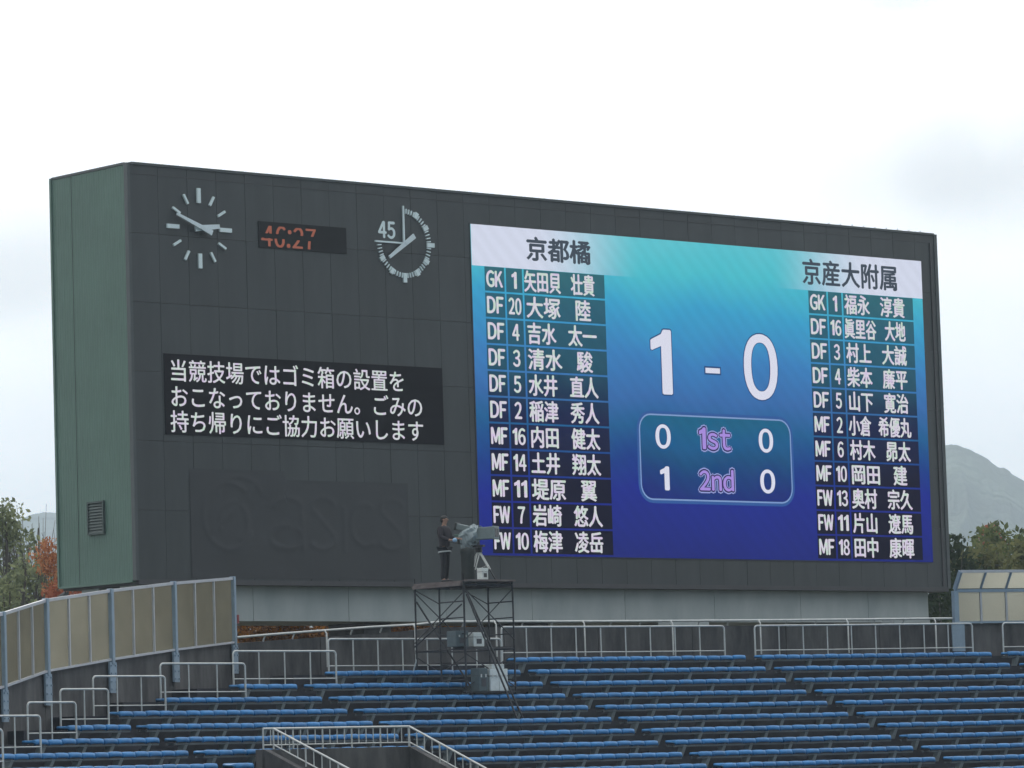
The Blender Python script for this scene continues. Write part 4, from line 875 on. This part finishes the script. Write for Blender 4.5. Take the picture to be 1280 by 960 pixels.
# crumpled plastic cover
rng = np.random.default_rng(5); v = []; nu, nv_ = 22, 12
for j in range(nv_+1):
    u = j/nv_; f = -.46+.52*u
    for i in range(nu):
        a = 2*PI*i/nu; ww, hh = .19+.02*math.sin(5*a+u*4), .17+.07*math.sin(PI*u)+.02*math.sin(7*a-u*6); zc_ = 1.12+.16*u
        k = 1+rng.normal()*.05; dz = hh*math.sin(a)*k; dz -= (.12 if math.sin(a) < -.2 else 0)*(1-u)
        v.append(cl(f-.05*math.sin(a)*(1-u), ww*math.cos(a)*k, zc_+dz))
m = MB(); m.add(v, [(j*nu+i, j*nu+(i+1) % nu, (j+1)*nu+(i+1) % nu, (j+1)*nu+i) for j in range(nv_) for i in range(nu)])
pm_ = bpy.data.materials.new('clear_plastic_sheet'); pm_.use_nodes = True; b_ = pm_.node_tree.nodes['Principled BSDF']; b_.inputs['Base Color'].default_value = (.42, .5, .52, 1); b_.inputs['Roughness'].default_value = .25; b_.inputs['Alpha'].default_value = .62
m.build('plastic_cover', pm_, tv)
# dark cloth over the gear beside the tripod
dc = thing('draped_equipment', 'dark grey-green cloth draped over gear between the operator and the tripod', 'covered equipment', loc(.62, .55, 0))
v = []; nu, nv_ = 20, 10
for j in range(nv_+1):
    u = j/nv_
    for i in range(nu):
        a = 2*PI*i/nu; q = 1/max(abs(math.cos(a)), abs(math.sin(a)))**.75; w_ = (.15-.03*(1-u)+.03*(1-u)*math.sin(4*a+1)+rng.normal()*.004)*(1.0 if j < nv_ else .02)
        c_ = loc(.62, .52, .03+.86*min(1, u*1.04)); v.append(c_+Fd*w_*q*1.15*math.cos(a)+Sd*w_*q*math.sin(a))
m = MB(); m.add(v, [(j*nu+i, j*nu+(i+1) % nu, (j+1)*nu+(i+1) % nu, (j+1)*nu+i) for j in range(nv_) for i in range(nu)], True); m.build('cloth', mat('dark_cloth', (.022, .028, .027), .9, var=.2, scale=6), dc)
for f, s in ((-.12, -.1), (.14, .08)): m = MB(); m.tube([loc(.62, .52, .0)+Fd*f+Sd*s, loc(.62, .52, .2)+Fd*f+Sd*s], .02, 6); m.build('leg', M['cable'], dc)

# ------------------------------------------------------------------ camera operator
HP = loc(.32, 1.06, .0); pz = thing('person', 'man in dark jacket and trousers standing on the scaffold deck beside the camera', 'person', HP)
def pl_(f, s, z): return HP+Fd*f+Sd*s+UPV*z
def skin(name, joints, edges, mt, root=0, sub=2, parent=None):
    off = np.array(root_off(parent)); me = bpy.data.meshes.new(name); me.from_pydata([tuple(pl_(*j[:3])-off) for j in joints], edges, []); me.materials.append(mt)
    o = bpy.data.objects.new(name, me); COL.objects.link(o); o.parent = parent; sk = o.modifiers.new('skin', 'SKIN'); sk.use_smooth_shade = True
    for i, j in enumerate(joints): r = j[3]; me.skin_vertices[0].data[i].radius = r if isinstance(r, tuple) else (r, r); me.skin_vertices[0].data[i].use_root = (i == root)
    sbm = o.modifiers.new('sub', 'SUBSURF'); sbm.levels = sub; sbm.render_levels = sub; return o
SK = mat('skin_tone', (.36, .2, .14), .55, var=.06, scale=20); JK = mat('dark_jacket', (.022, .018, .024), .85, var=.25, scale=14, bump=.2); TR = mat('dark_trousers', (.014, .014, .018), .85, var=.25, scale=14); HR = mat('black_hair', (.012, .01, .01), .6)
# body: pelvis, spine, neck, head, arms with hands, legs: one continuous surface
J = [(0, 0, .92, (.1, .1)), (0, 0, 1.12, (.09, .09)), (0, 0, 1.34, (.11, .09)), (.0, 0, 1.44, (.07, .06)), (.015, 0, 1.5, .052), (.03, 0, 1.565, (.07, .075)), (.035, 0, 1.64, (.072, .082)), (.03, 0, 1.69, .045),
     (0, -.17, 1.385, .055), (.04, -.23, 1.14, .042), (.25, -.17, 1.07, .032), (.30, -.15, 1.075, .026),
     (0, .17, 1.385, .055), (.06, .22, 1.15, .042), (.25, .17, 1.12, .032), (.30, .15, 1.12, .026),
     (0, -.09, .86, .085), (.02, -.1, .48, .055), (-.02, -.11, .1, .04), (.08, -.12, .045, .035), (.14, -.125, .035, .03),
     (0, .09, .86, .085), (.0, .1, .48, .055), (-.05, .11, .1, .04), (.05, .12, .045, .035), (.11, .125, .035, .03)]
E_ = [(0, 1), (1, 2), (2, 3), (3, 4), (4, 5), (5, 6), (6, 7), (2, 8), (8, 9), (9, 10), (10, 11), (2, 12), (12, 13), (13, 14), (14, 15), (0, 16), (16, 17), (17, 18), (18, 19), (19, 20), (0, 21), (21, 22), (22, 23), (23, 24), (24, 25)]
for w0, sgn in ((11, -1), (15, 1)):      # four curled fingers and a thumb from each palm
    wf, ws, wz, _ = J[w0]; palm = len(J); J.append((wf+.05, ws-sgn*.005, wz-.005, (.028, .018))); E_.append((w0, palm))
    for q, (ds, ln) in enumerate(((-.027, .9), (-.009, 1.05), (.009, 1.0), (.027, .78))):
        a = len(J); J += [(wf+.085, ws+ds, wz, .0095), (wf+.085+.032*ln, ws+ds*1.05, wz-.014, .0088), (wf+.085+.04*ln, ws+ds*1.05, wz-.042*ln, .0078)]; E_ += [(palm, a), (a, a+1), (a+1, a+2)]
    a = len(J); J += [(wf+.055, ws-sgn*.04, wz-.005, .0115), (wf+.085, ws-sgn*.048, wz-.02, .0095)]; E_ += [(palm, a), (a, a+1)]
skin('body', J, E_, SK, 0, 2, pz)
# face details
m = MB(); m.ellips(pl_(.118, 0, 1.6), Fd*.024, Sd*.014, UPV*.02, 8, 6); m.build('nose', SK, pz)
m = MB()
for s in (-.031, .031): m.ellips(pl_(.1, s, 1.622), Fd*.01, Sd*.013, UPV*.007, 8, 6)
m.build('eyes', M['cable'], pz); m = MB(); m.ellips(pl_(.105, 0, 1.565), Fd*.008, Sd*.022, UPV*.006, 8, 6); m.build('mouth', mat('lips', (.22, .08, .07), .6), pz)
for s in (-.077, .077): m = MB(); m.ellips(pl_(.03, s, 1.605), Fd*.018, Sd*.01, UPV*.03, 8, 6); m.build('ear', SK, pz)
m = MB(); m.ellips(pl_(.012, 0, 1.655), Fd*.088, Sd*.084, UPV*.066, 16, 10); m.ellips(pl_(-.025, 0, 1.61), Fd*.07, Sd*.08, UPV*.085, 14, 8); m.build('hair', HR, pz)
JJ = [(0, 0, .84, (.15, .13)), (0, 0, .98, (.155, .14)), (0, 0, 1.14, (.16, .15)), (0, 0, 1.32, (.17, .15)), (0, 0, 1.42, (.1, .09)), (.01, 0, 1.475, (.072, .07)),
      (0, -.185, 1.38, .08), (.035, -.245, 1.15, .064), (.24, -.172, 1.075, .05), (0, .185, 1.38, .08), (.055, .235, 1.16, .064), (.24, .172, 1.12, .05)]
skin('jacket', JJ, [(0, 1), (1, 2), (2, 3), (3, 4), (4, 5), (3, 6), (6, 7), (7, 8), (3, 9), (9, 10), (10, 11)], JK, 0, 2, pz)
TJ = [(0, 0, .92, (.145, .12)), (0, -.09, .84, .105), (.02, -.1, .48, .078), (-.02, -.11, .06, .066), (0, .09, .84, .105), (0, .1, .48, .078), (-.05, .11, .06, .066)]
skin('trousers', TJ, [(0, 1), (1, 2), (2, 3), (0, 4), (4, 5), (5, 6)], TR, 0, 2, pz)
for s, f in ((-.115, .04), (.115, .01)): m = MB(); m.ellips(pl_(f+.02, s, .045), Fd*.14, Sd*.052, UPV*.042, 12, 8); m.obox(pl_(f+.02, s, .01), Fd, Sd, UPV, .26, .09, .018); m.build('shoe', M['cable'], pz)
m = MB(); m.tube([pl_(.15*math.cos(a), .175*math.sin(a), .79+.012*math.cos(a)) for a in np.linspace(0, 2*PI, 25)], .02, 6); m.build('jacket_hem', mat('pale_hem', (.45, .47, .47), .8), pz)
gl = MB(); gl.ellips(pl_(.385, -.148, 1.065), Fd*.062, Sd*.055, UPV*.055, 12, 8); tag(gl.build('cloth', mat('pale_blue_cloth', (.3, .48, .66), .8), None), 'pale blue cloth bunched in the hand of the man on the scaffold', 'cloth')

# ------------------------------------------------------------------ haze
hz_ = MB(); hz_.box(-2600, 3900, -400, 4300, -3, 400); ho = hz_.build('haze', M['core']); ho.data.materials.clear()
hm = bpy.data.materials.new('haze_air'); hm.use_nodes = True; nt = hm.node_tree; nt.nodes.clear(); o = N(nt, 'ShaderNodeOutputMaterial'); pv = N(nt, 'ShaderNodeVolumePrincipled')
pv.inputs['Color'].default_value = (.72, .87, 1, 1); pv.inputs['Density'].default_value = .0003; pv.inputs['Anisotropy'].default_value = .4; nt.links.new(pv.outputs[0], o.inputs['Volume'])
ho.data.materials.append(hm); ho['kind'] = 'stuff'
